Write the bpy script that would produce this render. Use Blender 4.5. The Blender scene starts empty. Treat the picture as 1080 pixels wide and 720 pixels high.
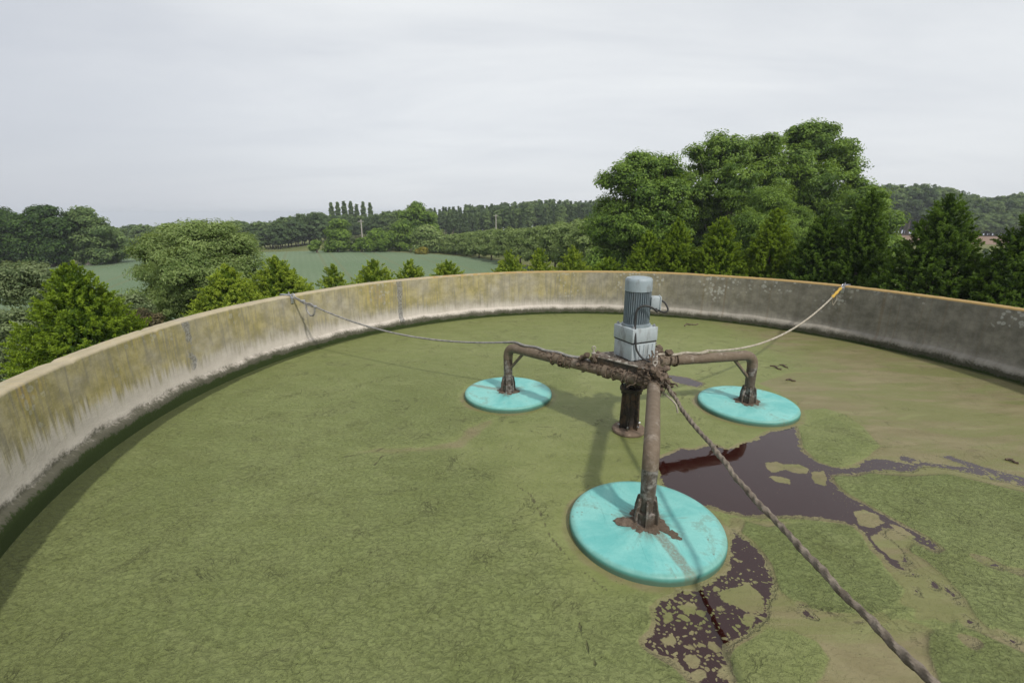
import bpy, bmesh, math, random
import numpy as np
from mathutils import Vector, Matrix

random.seed(7)
rng = np.random.default_rng(7)
PI = math.pi
scene = bpy.context.scene
COL = scene.collection

# ------------------------------------------------------------------ camera model (metres, slurry surface at z = 0)
F = 489.03                      # focal length in photograph pixels (photograph 1080 x 720)
PITCH, ROLL = 0.26829, -0.0029
EYE = np.array([0.0, 0.0, 2.6])
_fw = np.array([0, math.cos(PITCH), -math.sin(PITCH)])
_up = np.array([0, math.sin(PITCH), math.cos(PITCH)])
_rt = np.array([1.0, 0, 0])
RT = math.cos(ROLL) * _rt + math.sin(ROLL) * _up
UP = -math.sin(ROLL) * _rt + math.cos(ROLL) * _up


def ray(u, v):
    return (u - 540) / F * RT - (v - 360) / F * UP + _fw


def on_z(u, v, z=0.0):
    d = ray(u, v)
    return EYE + d * (z - EYE[2]) / d[2]


def on_y(u, v, y):
    d = ray(u, v)
    return EYE + d * y / d[1]


TANK = np.array([1.686, 5.915])
RIN, ROUT, RIM = 6.457, 6.675, 1.124
GROUND = -3.9


def on_ring(u, v, radius):
    """far crossing of a sight line with a cylinder round the tank"""
    d = ray(u, v)
    p = EYE[:2] - TANK
    a = d[0] ** 2 + d[1] ** 2
    b = 2 * (p[0] * d[0] + p[1] * d[1])
    c = p @ p - radius ** 2
    t = (-b + math.sqrt(max(b * b - 4 * a * c, 0))) / (2 * a)
    return EYE + d * t


def smooth(a, b, x):
    t = np.clip((x - a) / (b - a), 0, 1)
    return t * t * (3 - 2 * t)


def ground_z(x, y):
    x = np.asarray(x, float)
    y = np.asarray(y, float)
    r = np.hypot(x, y)
    slope = x / np.maximum(np.abs(y), 1e-3)
    slope = np.where(y > 0, slope, 0)
    left = 1 - smooth(-0.52, -0.30, slope)
    drop = 0.036 * left + 0.004
    return GROUND - drop * np.maximum(0, r - 88) - .035 * np.maximum(0, r - 215)


# ------------------------------------------------------------------ object helpers
def new_mesh(name, verts, faces, smooth_shade=False):
    me = bpy.data.meshes.new(name)
    me.from_pydata([tuple(map(float, v)) for v in verts], [], [tuple(map(int, f)) for f in faces])
    if smooth_shade:
        me.polygons.foreach_set('use_smooth', [True] * len(me.polygons))
    me.update()
    return me


def np_mesh(name, V, Fc, smooth_shade=False):
    me = bpy.data.meshes.new(name)
    n, k = Fc.shape
    me.vertices.add(len(V))
    me.vertices.foreach_set('co', np.asarray(V, np.float32).ravel())
    me.loops.add(n * k)
    me.loops.foreach_set('vertex_index', np.asarray(Fc, np.int32).ravel())
    me.polygons.add(n)
    me.polygons.foreach_set('loop_start', np.arange(0, n * k, k, dtype=np.int32))
    me.polygons.foreach_set('use_smooth', np.full(n, smooth_shade, dtype=bool))
    me.update(calc_edges=True)
    return me


def obj(name, me, mat=None, parent=None):
    o = bpy.data.objects.new(name, me)
    COL.objects.link(o)
    if mat is not None and me is not None and not me.materials:
        me.materials.append(mat)
    if parent is not None:
        o.parent = parent
    return o


def tag(o, label, cat, group=None, kind=None):
    if label:
        o['label'] = label
    if cat:
        o['category'] = cat
    if group:
        o['group'] = group
    if kind:
        o['kind'] = kind
    return o


def empty(name, loc, label, cat, group=None, rotz=0.0):
    o = bpy.data.objects.new(name, None)
    COL.objects.link(o)
    o.location = loc
    o.rotation_euler = (0, 0, rotz)
    o.empty_display_size = 0.2
    return tag(o, label, cat, group)


def structure(name, me, mat):
    o = obj(name, me, mat)
    o['kind'] = 'structure'
    return o


class Geo:
    """collects verts/faces for ONE part"""
    def __init__(self):
        self.v, self.f = [], []

    def add(self, verts, faces):
        b = len(self.v)
        self.v += [tuple(p) for p in verts]
        self.f += [tuple(i + b for i in fc) for fc in faces]

    def box(self, c, size, rot=None):
        c = Vector(c)
        R = rot if rot is not None else Matrix.Identity(3)
        vs = []
        for sx in (-.5, .5):
            for sy in (-.5, .5):
                for sz in (-.5, .5):
                    vs.append(c + R @ Vector((sx * size[0], sy * size[1], sz * size[2])))
        self.add(vs, [(0, 1, 3, 2), (4, 6, 7, 5), (0, 4, 5, 1), (2, 3, 7, 6), (0, 2, 6, 4), (1, 5, 7, 3)])

    def bevel_box(self, c, size, b=0.01, rot=None, seg=2):
        bm = bmesh.new()
        bmesh.ops.create_cube(bm, size=1.0)
        for v in bm.verts:
            v.co = Vector((v.co.x * size[0], v.co.y * size[1], v.co.z * size[2]))
        bmesh.ops.bevel(bm, geom=list(bm.edges), offset=b, segments=seg, profile=0.5, affect='EDGES')
        R = rot if rot is not None else Matrix.Identity(3)
        bm.verts.index_update()
        self.add([Vector(c) + R @ v.co for v in bm.verts], [[v.index for v in f.verts] for f in bm.faces])
        bm.free()

    def lathe(self, c, prof, n=40, axis=None):
        """prof: list of (r, z), r may be 0 at the ends"""
        c = Vector(c)
        R = Matrix.Identity(3) if axis is None else Vector((0, 0, 1)).rotation_difference(Vector(axis)).to_matrix()
        vs, rows = [], []
        for r, z in prof:
            if r < 1e-6:
                rows.append([len(vs)])
                vs.append(c + R @ Vector((0, 0, z)))
            else:
                rows.append(list(range(len(vs), len(vs) + n)))
                for i in range(n):
                    a = 2 * PI * i / n
                    vs.append(c + R @ Vector((r * math.cos(a), r * math.sin(a), z)))
        fs = []
        for A, B in zip(rows, rows[1:]):
            for i in range(n):
                j = (i + 1) % n
                if len(A) == 1 and len(B) == 1:
                    continue
                if len(A) == 1:
                    fs.append((A[0], B[j], B[i]))
                elif len(B) == 1:
                    fs.append((A[i], A[j], B[0]))
                else:
                    fs.append((A[i], A[j], B[j], B[i]))
        self.add(vs, fs)

    def tube(self, pts, rad, n=12, lobes=0, depth=0.0, pitch=0.1, wob=0.0, cap=True, seed=0):
        """swept tube; lobes>0 makes a laid rope with twisted strands"""
        rr = random.Random(seed)
        P = [Vector(p) for p in pts]
        m = len(P)
        R = rad if hasattr(rad, '__len__') else [rad] * m
        T = []
        for i in range(m):
            t = P[min(i + 1, m - 1)] - P[max(i - 1, 0)]
            T.append(t.normalized())
        nrm = T[0].orthogonal().normalized()
        vs, s = [], 0.0
        for i in range(m):
            if i:
                s += (P[i] - P[i - 1]).length
                nrm = (nrm - T[i] * nrm.dot(T[i])).normalized()
            bn = T[i].cross(nrm)
            for k in range(n):
                a = 2 * PI * k / n
                r = R[i]
                if lobes:
                    r *= 1 + depth * math.cos(lobes * (a - 2 * PI * s / pitch / lobes))
                if wob:
                    r *= 1 + wob * (rr.random() - .5)
                vs.append(P[i] + (nrm * math.cos(a) + bn * math.sin(a)) * r)
        fs = []
        for i in range(m - 1):
            for k in range(n):
                j = (k + 1) % n
                fs.append((i * n + k, i * n + j, (i + 1) * n + j, (i + 1) * n + k))
        if cap:
            fs.append(tuple(range(n - 1, -1, -1)))
            fs.append(tuple((m - 1) * n + k for k in range(n)))
        self.add(vs, fs)

    def prism(self, poly, z0, z1):
        n = len(poly)
        vs = [(p[0], p[1], z0) for p in poly] + [(p[0], p[1], z1) for p in poly]
        fs = [tuple(range(n - 1, -1, -1)), tuple(range(n, 2 * n))]
        for i in range(n):
            j = (i + 1) % n
            fs.append((i, j, n + j, n + i))
        self.add(vs, fs)

    def lumps(self, pts, rads, seed=0, flat=0.7):
        r = np.random.default_rng(seed)
        for p, rad in zip(pts, rads):
            V = ICO_V * (1 + r.normal(0, .16, (len(ICO_V), 1)))
            sc = np.array([r.uniform(.8, 1.4), r.uniform(.8, 1.4), flat * r.uniform(.7, 1.2)]) * rad
            a = r.uniform(0, 2 * PI)
            V = V * sc
            ca, sa = math.cos(a), math.sin(a)
            V = np.stack([V[:, 0] * ca - V[:, 1] * sa, V[:, 0] * sa + V[:, 1] * ca, V[:, 2]], 1) + np.asarray(p)
            self.add(V.tolist(), ICO_F)

    def build(self, name, mat, parent=None, sm=True, angle=35):
        me = new_mesh(name, self.v, self.f, sm)
        if sm and angle:
            me.set_sharp_from_angle(angle=math.radians(angle))
        o = obj(name, me, mat, parent)
        if parent is not None and parent.type == 'EMPTY':
            o.matrix_parent_inverse = Matrix.Identity(4)
        return o


_bm = bmesh.new()
bmesh.ops.create_icosphere(_bm, subdivisions=2, radius=1.0)
_bm.verts.index_update()
ICO_V = np.array([v.co[:] for v in _bm.verts])
ICO_F = [tuple(v.index for v in f.verts) for f in _bm.faces]
_bm.free()


# ------------------------------------------------------------------ material helpers
class NT:
    def __init__(self, name):
        self.m = bpy.data.materials.new(name)
        self.m.use_nodes = True
        self.t = self.m.node_tree
        self.t.nodes.clear()
        self.out = self.t.nodes.new('ShaderNodeOutputMaterial')

    def n(self, typ, **kw):
        nd = self.t.nodes.new(typ)
        for k, v in kw.items():
            setattr(nd, k, v)
        return nd

    def link(self, a, b):
        self.t.links.new(a, b)

    def val(self, sock, x):
        if hasattr(x, 'is_output'):
            self.link(x, sock)
        elif isinstance(x, (tuple, list)) and len(x) == 3 and sock.type == 'RGBA':
            sock.default_value = (*x, 1)
        else:
            sock.default_value = x

    def math(self, op, a, b=None, c=None, clamp=False):
        nd = self.n('ShaderNodeMath', operation=op, use_clamp=clamp)
        self.val(nd.inputs[0], a)
        if b is not None:
            self.val(nd.inputs[1], b)
        if c is not None:
            self.val(nd.inputs[2], c)
        return nd.outputs[0]

    def mix(self, f, a, b):
        nd = self.n('ShaderNodeMix', data_type='RGBA')
        self.val(nd.inputs[0], f)
        self.val(nd.inputs[6], a)
        self.val(nd.inputs[7], b)
        return nd.outputs[2]

    def ss(self, x, a, b, lo=0.0, hi=1.0):
        nd = self.n('ShaderNodeMapRange', interpolation_type='SMOOTHSTEP')
        self.val(nd.inputs[0], x)
        self.val(nd.inputs[1], a)
        self.val(nd.inputs[2], b)
        self.val(nd.inputs[3], lo)
        self.val(nd.inputs[4], hi)
        return nd.outputs[0]

    def coord(self, kind='Object'):
        return self.n('ShaderNodeTexCoord').outputs[kind]

    def mapping(self, vec, scale=(1, 1, 1), loc=(0, 0, 0), rot=(0, 0, 0)):
        nd = self.n('ShaderNodeMapping')
        self.link(vec, nd.inputs[0])
        nd.inputs['Location'].default_value = loc
        nd.inputs['Rotation'].default_value = rot
        nd.inputs['Scale'].default_value = scale
        return nd.outputs[0]

    def noise(self, vec, scale, detail=4, rough=0.55, dist=0.0, out=0):
        nd = self.n('ShaderNodeTexNoise')
        if vec is not None:
            self.link(vec, nd.inputs['Vector'])
        nd.inputs['Scale'].default_value = scale
        nd.inputs['Detail'].default_value = detail
        nd.inputs['Roughness'].default_value = rough
        nd.inputs['Distortion'].default_value = dist
        return nd.outputs[out]

    def voronoi(self, vec, scale, feature='F1', rnd=1.0, out=0):
        nd = self.n('ShaderNodeTexVoronoi', feature=feature)
        if vec is not None:
            self.link(vec, nd.inputs['Vector'])
        nd.inputs['Scale'].default_value = scale
        nd.inputs['Randomness'].default_value = rnd
        return nd.outputs[out]

    def attr(self, name, out='Fac'):
        nd = self.n('ShaderNodeAttribute', attribute_name=name)
        return nd.outputs[out]

    def bump(self, h, strength=0.5, dist=0.01, normal=None):
        nd = self.n('ShaderNodeBump')
        self.val(nd.inputs['Strength'], strength)
        nd.inputs['Distance'].default_value = dist
        self.link(h, nd.inputs['Height'])
        if normal is not None:
            self.link(normal, nd.inputs['Normal'])
        return nd.outputs[0]

    def principled(self, color, rough=0.7, spec=0.5, metal=0.0, normal=None, **kw):
        nd = self.n('ShaderNodeBsdfPrincipled')
        self.val(nd.inputs['Base Color'], color)
        self.val(nd.inputs['Roughness'], rough)
        self.val(nd.inputs['Specular IOR Level'], spec)
        self.val(nd.inputs['Metallic'], metal)
        if normal is not None:
            self.link(normal, nd.inputs['Normal'])
        for k, v in kw.items():
            self.val(nd.inputs[k], v)
        return nd.outputs[0]

    def done(self, shader):
        self.link(shader, self.out.inputs[0])
        return self.m


def leaf_material(name, dark, light, rough=0.45, transl=0.3):
    t = NT(name)
    tint = t.attr('tint')
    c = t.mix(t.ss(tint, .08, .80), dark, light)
    p = t.principled(c, rough, 0.25)
    tr = t.n('ShaderNodeBsdfTranslucent')
    t.link(t.mix(0.5, c, (light[0] * 1.5, light[1] * 1.4, light[2] * .6)), tr.inputs[0])
    mx = t.n('ShaderNodeMixShader')
    mx.inputs[0].default_value = transl + .10
    t.link(p, mx.inputs[1])
    t.link(tr.outputs[0], mx.inputs[2])
    return t.done(mx.outputs[0])


def bark_material(name, a, b):
    t = NT(name)
    co = t.coord()
    n = t.noise(t.mapping(co, (6, 6, 1.2)), 2.0, 6, .65)
    return t.done(t.principled(t.mix(n, a, b), .9, .2, normal=t.bump(n, .6, .03)))


M = {}
M['leaf_oak'] = leaf_material('oak_leaves', (.050, .105, .014), (.205, .315, .048))
M['leaf_mid'] = leaf_material('mid_green_leaves', (.066, .128, .018), (.225, .335, .058))
M['leaf_dark'] = leaf_material('dark_leaves', (.022, .054, .012), (.085, .155, .030))
M['leaf_willow'] = leaf_material('willow_leaves', (.100, .160, .042), (.300, .385, .140))
M['leaf_pale'] = leaf_material('pale_leaves', (.070, .110, .042), (.230, .285, .135))
M['leaf_far'] = leaf_material('far_leaves', (.080, .134, .046), (.205, .285, .098), .6, .3)
M['leaf_fardark'] = leaf_material('far_dark_leaves', (.055, .098, .040), (.135, .200, .076), .6, .3)
M['leaf_gorse'] = leaf_material('gorse_flowers', (.10, .11, .02), (.33, .29, .05))
M['leaf_red'] = leaf_material('bronze_leaves', (.055, .055, .022), (.17, .14, .07))
M['con_light'] = leaf_material('light_conifer_foliage', (.085, .150, .014), (.340, .430, .050), .55, .3)
M['con_dark'] = leaf_material('dark_conifer_foliage', (.026, .062, .008), (.120, .205, .024), .55, .28)
M['con_mid'] = leaf_material('mid_conifer_foliage', (.054, .108, .008), (.240, .340, .026), .55, .3)
M['bark'] = bark_material('bark', (.05, .04, .03), (.16, .13, .10))
M['bark_pale'] = bark_material('pale_bark', (.14, .12, .10), (.32, .29, .25))


# ------------------------------------------------------------------ foliage meshes
def unit(v):
    return v / np.maximum(np.linalg.norm(v, axis=-1, keepdims=True), 1e-9)


def leaf_mesh(name, P, N, S, tint, aspect=0.5, axis=None, r=rng):
    """one small folded rhombus per leaf"""
    n = len(P)
    if axis is None:
        axis = unit(r.normal(size=(n, 3)))
    T = unit(axis - N * (axis * N).sum(1, keepdims=True))
    B = np.cross(N, T)
    S = S[:, None]
    V = np.empty((n, 4, 3))
    V[:, 0] = P - T * S
    V[:, 1] = P + B * S * aspect + N * S * .18
    V[:, 2] = P + T * S
    V[:, 3] = P - B * S * aspect + N * S * .18
    Fc = np.arange(n * 4).reshape(n, 4)
    me = np_mesh(name, V.reshape(-1, 3), Fc)
    a = me.attributes.new('tint', 'FLOAT', 'FACE')
    a.data.foreach_set('value', np.clip(tint, 0, 1).astype(np.float32))
    return me


def crown_points(lobes, n_clusters, per, leaf, r, cl=0.55, squash=.75, droop=0.0, core=0.0):
    """lobes: (x,y,z,rad[,zscale]); twig clusters spread over and into the lobes"""
    L = np.array([(l[0], l[1], l[2], l[3], l[4] if len(l) > 4 else squash) for l in lobes], float)
    w = L[:, 3] ** 1.55
    idx = r.choice(len(L), n_clusters, p=w / w.sum())
    d = unit(r.normal(size=(n_clusters, 3)))
    d[:, 2] = np.where(r.random(n_clusters) < .35, np.abs(d[:, 2]), d[:, 2])
    rad = L[idx, 3] * (1 - .45 * r.random(n_clusters) ** 1.6) * r.uniform(.9, 1.08, n_clusters)
    C = L[idx, :3] + d * rad[:, None] * np.stack([np.ones(n_clusters)] * 2 + [L[idx, 4]], 1)
    cr = cl * r.uniform(.6, 1.35, n_clusters)
    ctint = r.normal(.47, .20, n_clusters)
    k = np.repeat(np.arange(n_clusters), per)
    e = unit(r.normal(size=(len(k), 3)))
    rr = r.random(len(k)) ** .45
    off = e * rr[:, None] * cr[k][:, None] * np.array([1, 1, .55])
    if droop:
        off[:, 2] -= droop * r.random(len(k)) ** 2
    P = C[k] + off
    Nn = unit(e * .55 + d[k] * .75 + np.array([0, 0, .5]) + r.normal(0, .38, (len(k), 3)))
    S = leaf * r.uniform(.6, 1.25, len(k))
    t = ctint[k] + r.normal(0, .18, len(k))
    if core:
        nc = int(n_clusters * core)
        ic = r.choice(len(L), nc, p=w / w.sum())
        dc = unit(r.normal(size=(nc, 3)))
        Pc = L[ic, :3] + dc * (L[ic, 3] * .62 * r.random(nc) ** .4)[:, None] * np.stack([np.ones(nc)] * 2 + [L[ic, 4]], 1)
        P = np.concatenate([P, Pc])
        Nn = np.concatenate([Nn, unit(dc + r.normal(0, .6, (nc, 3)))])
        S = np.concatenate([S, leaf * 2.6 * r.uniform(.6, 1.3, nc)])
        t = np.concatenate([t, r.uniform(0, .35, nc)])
    return P, Nn, S, t


def branch_geo(lobes, base=(0, 0, 0), trunk_r=.2, trunk_top=None, r=random, n_side=7):
    g = Geo()
    cz = [l[2] for l in lobes]
    top = trunk_top if trunk_top is not None else (min(cz) * .35 + max(cz) * .65)
    cx = sum(l[0] for l in lobes) / len(lobes)
    cy = sum(l[1] for l in lobes) / len(lobes)
    tr = []
    for i in range(9):
        f = i / 8
        tr.append((base[0] + cx * f * .8 + r.uniform(-.05, .05) * top * .15, base[1] + cy * f * .8 + r.uniform(-.05, .05) * top * .15, base[2] + (top - base[2]) * f))
    rad = [trunk_r * (1.35 if i == 0 else 1) * (1 - .72 * i / 8) for i in range(9)]
    g.tube(tr, rad, 9)
    for l in lobes:
        f = r.uniform(.3, .8)
        i = int(f * 8)
        a = Vector(tr[i])
        b = Vector((l[0], l[1], l[2] + l[3] * .2))
        if (b - a).length < .2:
            continue
        mid = a.lerp(b, .5) + Vector((r.uniform(-.1, .1), r.uniform(-.1, .1), -.08)) * (b - a).length
        pts = []
        for q in range(7):
            s = q / 6
            pts.append(a * (1 - s) ** 2 + mid * 2 * s * (1 - s) + b * s * s)
        r0 = rad[i] * .6
        g.tube(pts, [r0 * (1 - .8 * q / 6) for q in range(7)], 6)
        for q in range(n_side):
            s0 = pts[r.randint(2, 6)]
            dirv = Vector((r.gauss(0, 1), r.gauss(0, 1), r.gauss(.4, .7))).normalized()
            e = s0 + dirv * l[3] * r.uniform(.5, .95)
            g.tube([s0, s0.lerp(e, .5) + Vector((0, 0, .06 * l[3])), e], [r0 * .28, r0 * .18, r0 * .05], 4)
    return g


def make_tree(name, label, cat, loc, lobes, n_cl, per, leaf, mat, bark='bark', trunk_r=.2, cl=.55, seed=1, group=None,
              squash=.75, droop=0.0, aspect=.5):
    """lobes in world metres relative to loc (ground at 0)"""
    r = np.random.default_rng(seed)
    rnd = random.Random(seed)
    root = empty(name, loc, label, cat, group)
    P, Nn, S, t = crown_points(lobes, n_cl, per, leaf, r, cl, squash, droop, 4.5)
    keep = P[:, 2] > 0.05
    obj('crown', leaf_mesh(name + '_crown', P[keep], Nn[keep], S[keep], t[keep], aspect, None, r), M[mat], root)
    branch_geo(lobes, (0, 0, 0), trunk_r, None, rnd).build('trunk', M[bark], root)
    return root


def conifer_mesh(seed, h, half, s_row, dens=150, per=34, blade=.030, wisp=0.0):
    """feathery cone in metres: half-width `half` at s_row below the apex, up-swept sprays on its skin and a darker heart"""
    r = np.random.default_rng(seed)
    rmax = half * 1.35
    slope = half / s_row ** 1.02

    def radius(sd):
        return np.minimum(rmax, slope * np.maximum(sd, 0) ** 1.02)
    vis = min(h * .93, s_row * 1.35)
    n_vis = int(dens * 2.6 * half * vis * (1 - .45 * wisp)) + 40
    n_low = int(dens * .22 * 2 * PI * rmax * max(h - vis, .1))
    sd = np.concatenate([vis * np.sqrt(r.random(n_vis)), vis + (h * .96 - vis) * r.random(n_low)])
    n = len(sd)
    a = r.uniform(0, 2 * PI, n)
    # boughs: the outline steps in and out
    bul = 1 + .09 * np.sin(a * 3 + sd * 4.1 + seed) + .10 * np.sin(a * 5 - sd * 7.3 + seed * 2) + .10 * np.sin(a * 9 + sd * 13)
    depth = r.random(n)
    heart = r.random(n) < .28
    fr_ = np.where(heart, .35 + .4 * depth, 1 - .26 * depth ** 1.7)
    R = radius(sd) * bul * fr_ + .012
    d = np.stack([np.cos(a), np.sin(a), np.zeros(n)], 1)
    C = d * R[:, None]
    C[:, 2] = h - sd - .03 * r.random(n)
    up = r.uniform(.35, .95, (n, 1))
    dirs = unit(d * r.uniform(.55, 1.1, (n, 1)) + np.array([0, 0, 1]) * up + r.normal(0, .22, (n, 3)))
    top = smooth(.0, .35, sd)
    ln = r.uniform(.6, 1.3, n) * (.075 + .095 * top) * (blade / .030)
    dirs = unit(dirs * top[:, None] + np.array([0, 0, 1.0]) * (1 - top)[:, None] + 1e-6)
    k = np.repeat(np.arange(n), per)
    m = len(k)
    t_ = r.random(m)
    side = unit(r.normal(size=(m, 3)))
    side = unit(side - dirs[k] * (side * dirs[k]).sum(1, keepdims=True))
    P = C[k] + dirs[k] * (t_ * ln[k])[:, None] + side * ((1 - t_ * .8) * .062 * (blade / .030) * r.random(m))[:, None]
    ax = unit(dirs[k] + side * .7 + r.normal(0, .2, (m, 3)))
    Nn = unit(np.cross(ax, r.normal(size=(m, 3))) + np.array([0, 0, .45]) + d[k] * .75)
    S = blade * r.uniform(.6, 1.3, m)
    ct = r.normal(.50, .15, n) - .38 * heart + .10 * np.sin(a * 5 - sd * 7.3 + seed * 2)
    t = ct[k] + .30 * (t_ - .5) + r.normal(0, .12, m)
    # coarse inner foliage that closes the crown
    nc = int(n * .9)
    sc = .12 + (h * .95 - .12) * r.random(nc) ** 1.5
    ac = r.uniform(0, 2 * PI, nc)
    Rc = radius(sc) * np.sqrt(r.random(nc)) * .72
    Pc = np.stack([Rc * np.cos(ac), Rc * np.sin(ac), h - sc], 1)
    axc = unit(np.stack([np.cos(ac) * .6, np.sin(ac) * .6, np.ones(nc)], 1) + r.normal(0, .3, (nc, 3)))
    Nc = unit(np.stack([np.cos(ac), np.sin(ac), np.full(nc, .3)], 1) + r.normal(0, .5, (nc, 3)))
    P, Nn = np.concatenate([P, Pc]), np.concatenate([Nn, Nc])
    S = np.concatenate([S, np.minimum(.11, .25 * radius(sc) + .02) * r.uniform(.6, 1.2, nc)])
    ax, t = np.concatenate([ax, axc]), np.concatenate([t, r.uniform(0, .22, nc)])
    return leaf_mesh('conifer_crown', P, Nn, S, t, .36, ax, r)


def conifer_trunk_mesh():
    g = Geo()
    g.tube([(0, 0, 0), (.004, 0, .3), (-.003, .003, .65), (0, 0, .96)], [.022, .017, .010, .002], 7)
    return new_mesh('conifer_trunk', g.v, g.f, True)


# ------------------------------------------------------------------ ground and fields
def ground_material():
    t = NT('rough_grass')
    co = t.coord()
    n1 = t.noise(co, .06, 5, .6)
    n2 = t.noise(co, .9, 6, .65)
    n3 = t.noise(co, 14, 3, .6)
    c = t.mix(t.ss(n1, .35, .65), (.16, .185, .065), (.30, .285, .130))
    c = t.mix(t.math('MULTIPLY', n2, .6), c, (.07, .10, .03))
    return t.done(t.principled(c, .95, .1, normal=t.bump(t.math('ADD', n2, n3), .9, .25)))


def crop_material():
    t = NT('young_crop')
    co = t.coord()
    rowv = t.mapping(co, (1, 1, 1), (0, 0, 0), (0, 0, math.radians(-24)))
    wv = t.n('ShaderNodeTexWave', bands_direction='X')
    t.link(rowv, wv.inputs['Vector'])
    wv.inputs['Scale'].default_value = .42
    wv.inputs['Distortion'].default_value = 1.2
    wv.inputs['Detail'].default_value = 3
    n1 = t.noise(co, .05, 4, .6)
    n2 = t.noise(co, 2.2, 5, .7)
    c = t.mix(t.ss(n1, .3, .7), (.145, .200, .112), (.190, .240, .145))
    c = t.mix(t.math('MULTIPLY', n2, .45), c, (.075, .14, .08))
    c = t.mix(t.math('MULTIPLY', t.math('MULTIPLY', wv.outputs[1], t.ss(n1, .3, .7, .25, 1.0)), .34), c, (.105, .155, .085))
    sx = t.n('ShaderNodeSeparateXYZ')
    t.link(rowv, sx.inputs[0])
    tr = t.math('ABSOLUTE', t.math('SUBTRACT', t.math('PINGPONG', sx.outputs[0], 7.0), 3.5))
    tl = t.ss(t.math('ABSOLUTE', t.math('SUBTRACT', tr, .9)), .30, .12)
    c = t.mix(t.math('MULTIPLY', tl, .35), c, (.17, .17, .085))
    return t.done(t.principled(c, .9, .15, normal=t.bump(n2, .9, .25)))


def soil_material():
    t = NT('ploughed_soil')
    co = t.coord()
    n = t.noise(t.mapping(co, (1, .2, 1)), .5, 6, .65)
    return t.done(t.principled(t.mix(n, (.17, .115, .085), (.29, .205, .15)), .95, .1, normal=t.bump(n, .6, .2)))


def build_ground():
    rs = np.concatenate([np.linspace(0, 200, 101), np.geomspace(206, 3200, 40)])
    na = 220
    V = []
    for r in rs:
        a = np.linspace(0, 2 * PI, na, endpoint=False)
        x, y = r * np.cos(a), r * np.sin(a)
        V.append(np.stack([x, y, ground_z(x, y)], 1))
    V = np.concatenate(V)
    fs = []
    for i in range(len(rs) - 1):
        for k in range(na):
            j = (k + 1) % na
            fs.append((i * na + k, i * na + j, (i + 1) * na + j, (i + 1) * na + k))
    structure('ground', np_mesh('ground', V, np.array(fs), True), ground_material())


def on_ground(u, v):
    d = ray(u, v)
    t = 5.0
    for _ in range(4000):
        p = EYE + d * t
        if p[2] < ground_z(p[0], p[1]):
            break
        t += .15
    return np.array([p[0], p[1], float(ground_z(p[0], p[1]))])


def sheet(name, poly, mat, lift=.03, step=3.0):
    """triangulated, subdivided patch that follows the ground"""
    bm = bmesh.new()
    vs = [bm.verts.new((p[0], p[1], 0)) for p in poly]
    bm.faces.new(vs)
    bmesh.ops.triangulate(bm, faces=list(bm.faces))
    for _ in range(6):
        es = [e for e in bm.edges if e.calc_length() > step * 2]
        if not es:
            break
        bmesh.ops.subdivide_edges(bm, edges=es, cuts=1)
        bmesh.ops.triangulate(bm, faces=[f for f in bm.faces if len(f.verts) > 3])
    for v in bm.verts:
        v.co.z = float(ground_z(v.co.x, v.co.y)) + lift
    bmesh.ops.recalc_face_normals(bm, faces=list(bm.faces))
    if sum(f.normal.z for f in bm.faces) < 0:
        bmesh.ops.reverse_faces(bm, faces=list(bm.faces))
    me = bpy.data.meshes.new(name)
    bm.to_mesh(me)
    bm.free()
    return structure(name, me, mat)


build_ground()
far_edge = [on_ground(u, v)[:2] for u, v in [(-60, 292), (0, 287), (60, 282), (100, 277), (135, 272), (200, 268), (285, 266), (345, 264.5), (400, 265.5), (455, 268), (500, 272), (530, 276), (555, 281)]]
near_edge = [(9.5, 24), (2, 21), (-6, 17.5), (-12, 12), (-20, 6), (-45, 2)]
sheet('crop_field', [tuple(p) for p in far_edge] + near_edge, crop_material(), .05)
sheet('ploughed_field', [tuple(on_ground(u, v)[:2]) for u, v in [(935, 257), (1140, 259), (1140, 247.5), (930, 246)]], soil_material(), .05, 8)
_t = NT('pond_water')
sheet('pond', [tuple(on_ground(u, v)[:2]) for u, v in [(1030, 272), (1041, 277), (1062, 276), (1075, 271), (1062, 266), (1040, 266)]], _t.done(_t.principled((.10, .11, .11), .12, .5, normal=_t.bump(_t.noise(_t.coord(), 3, 3), .15, .05))), .05, 4)


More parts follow.
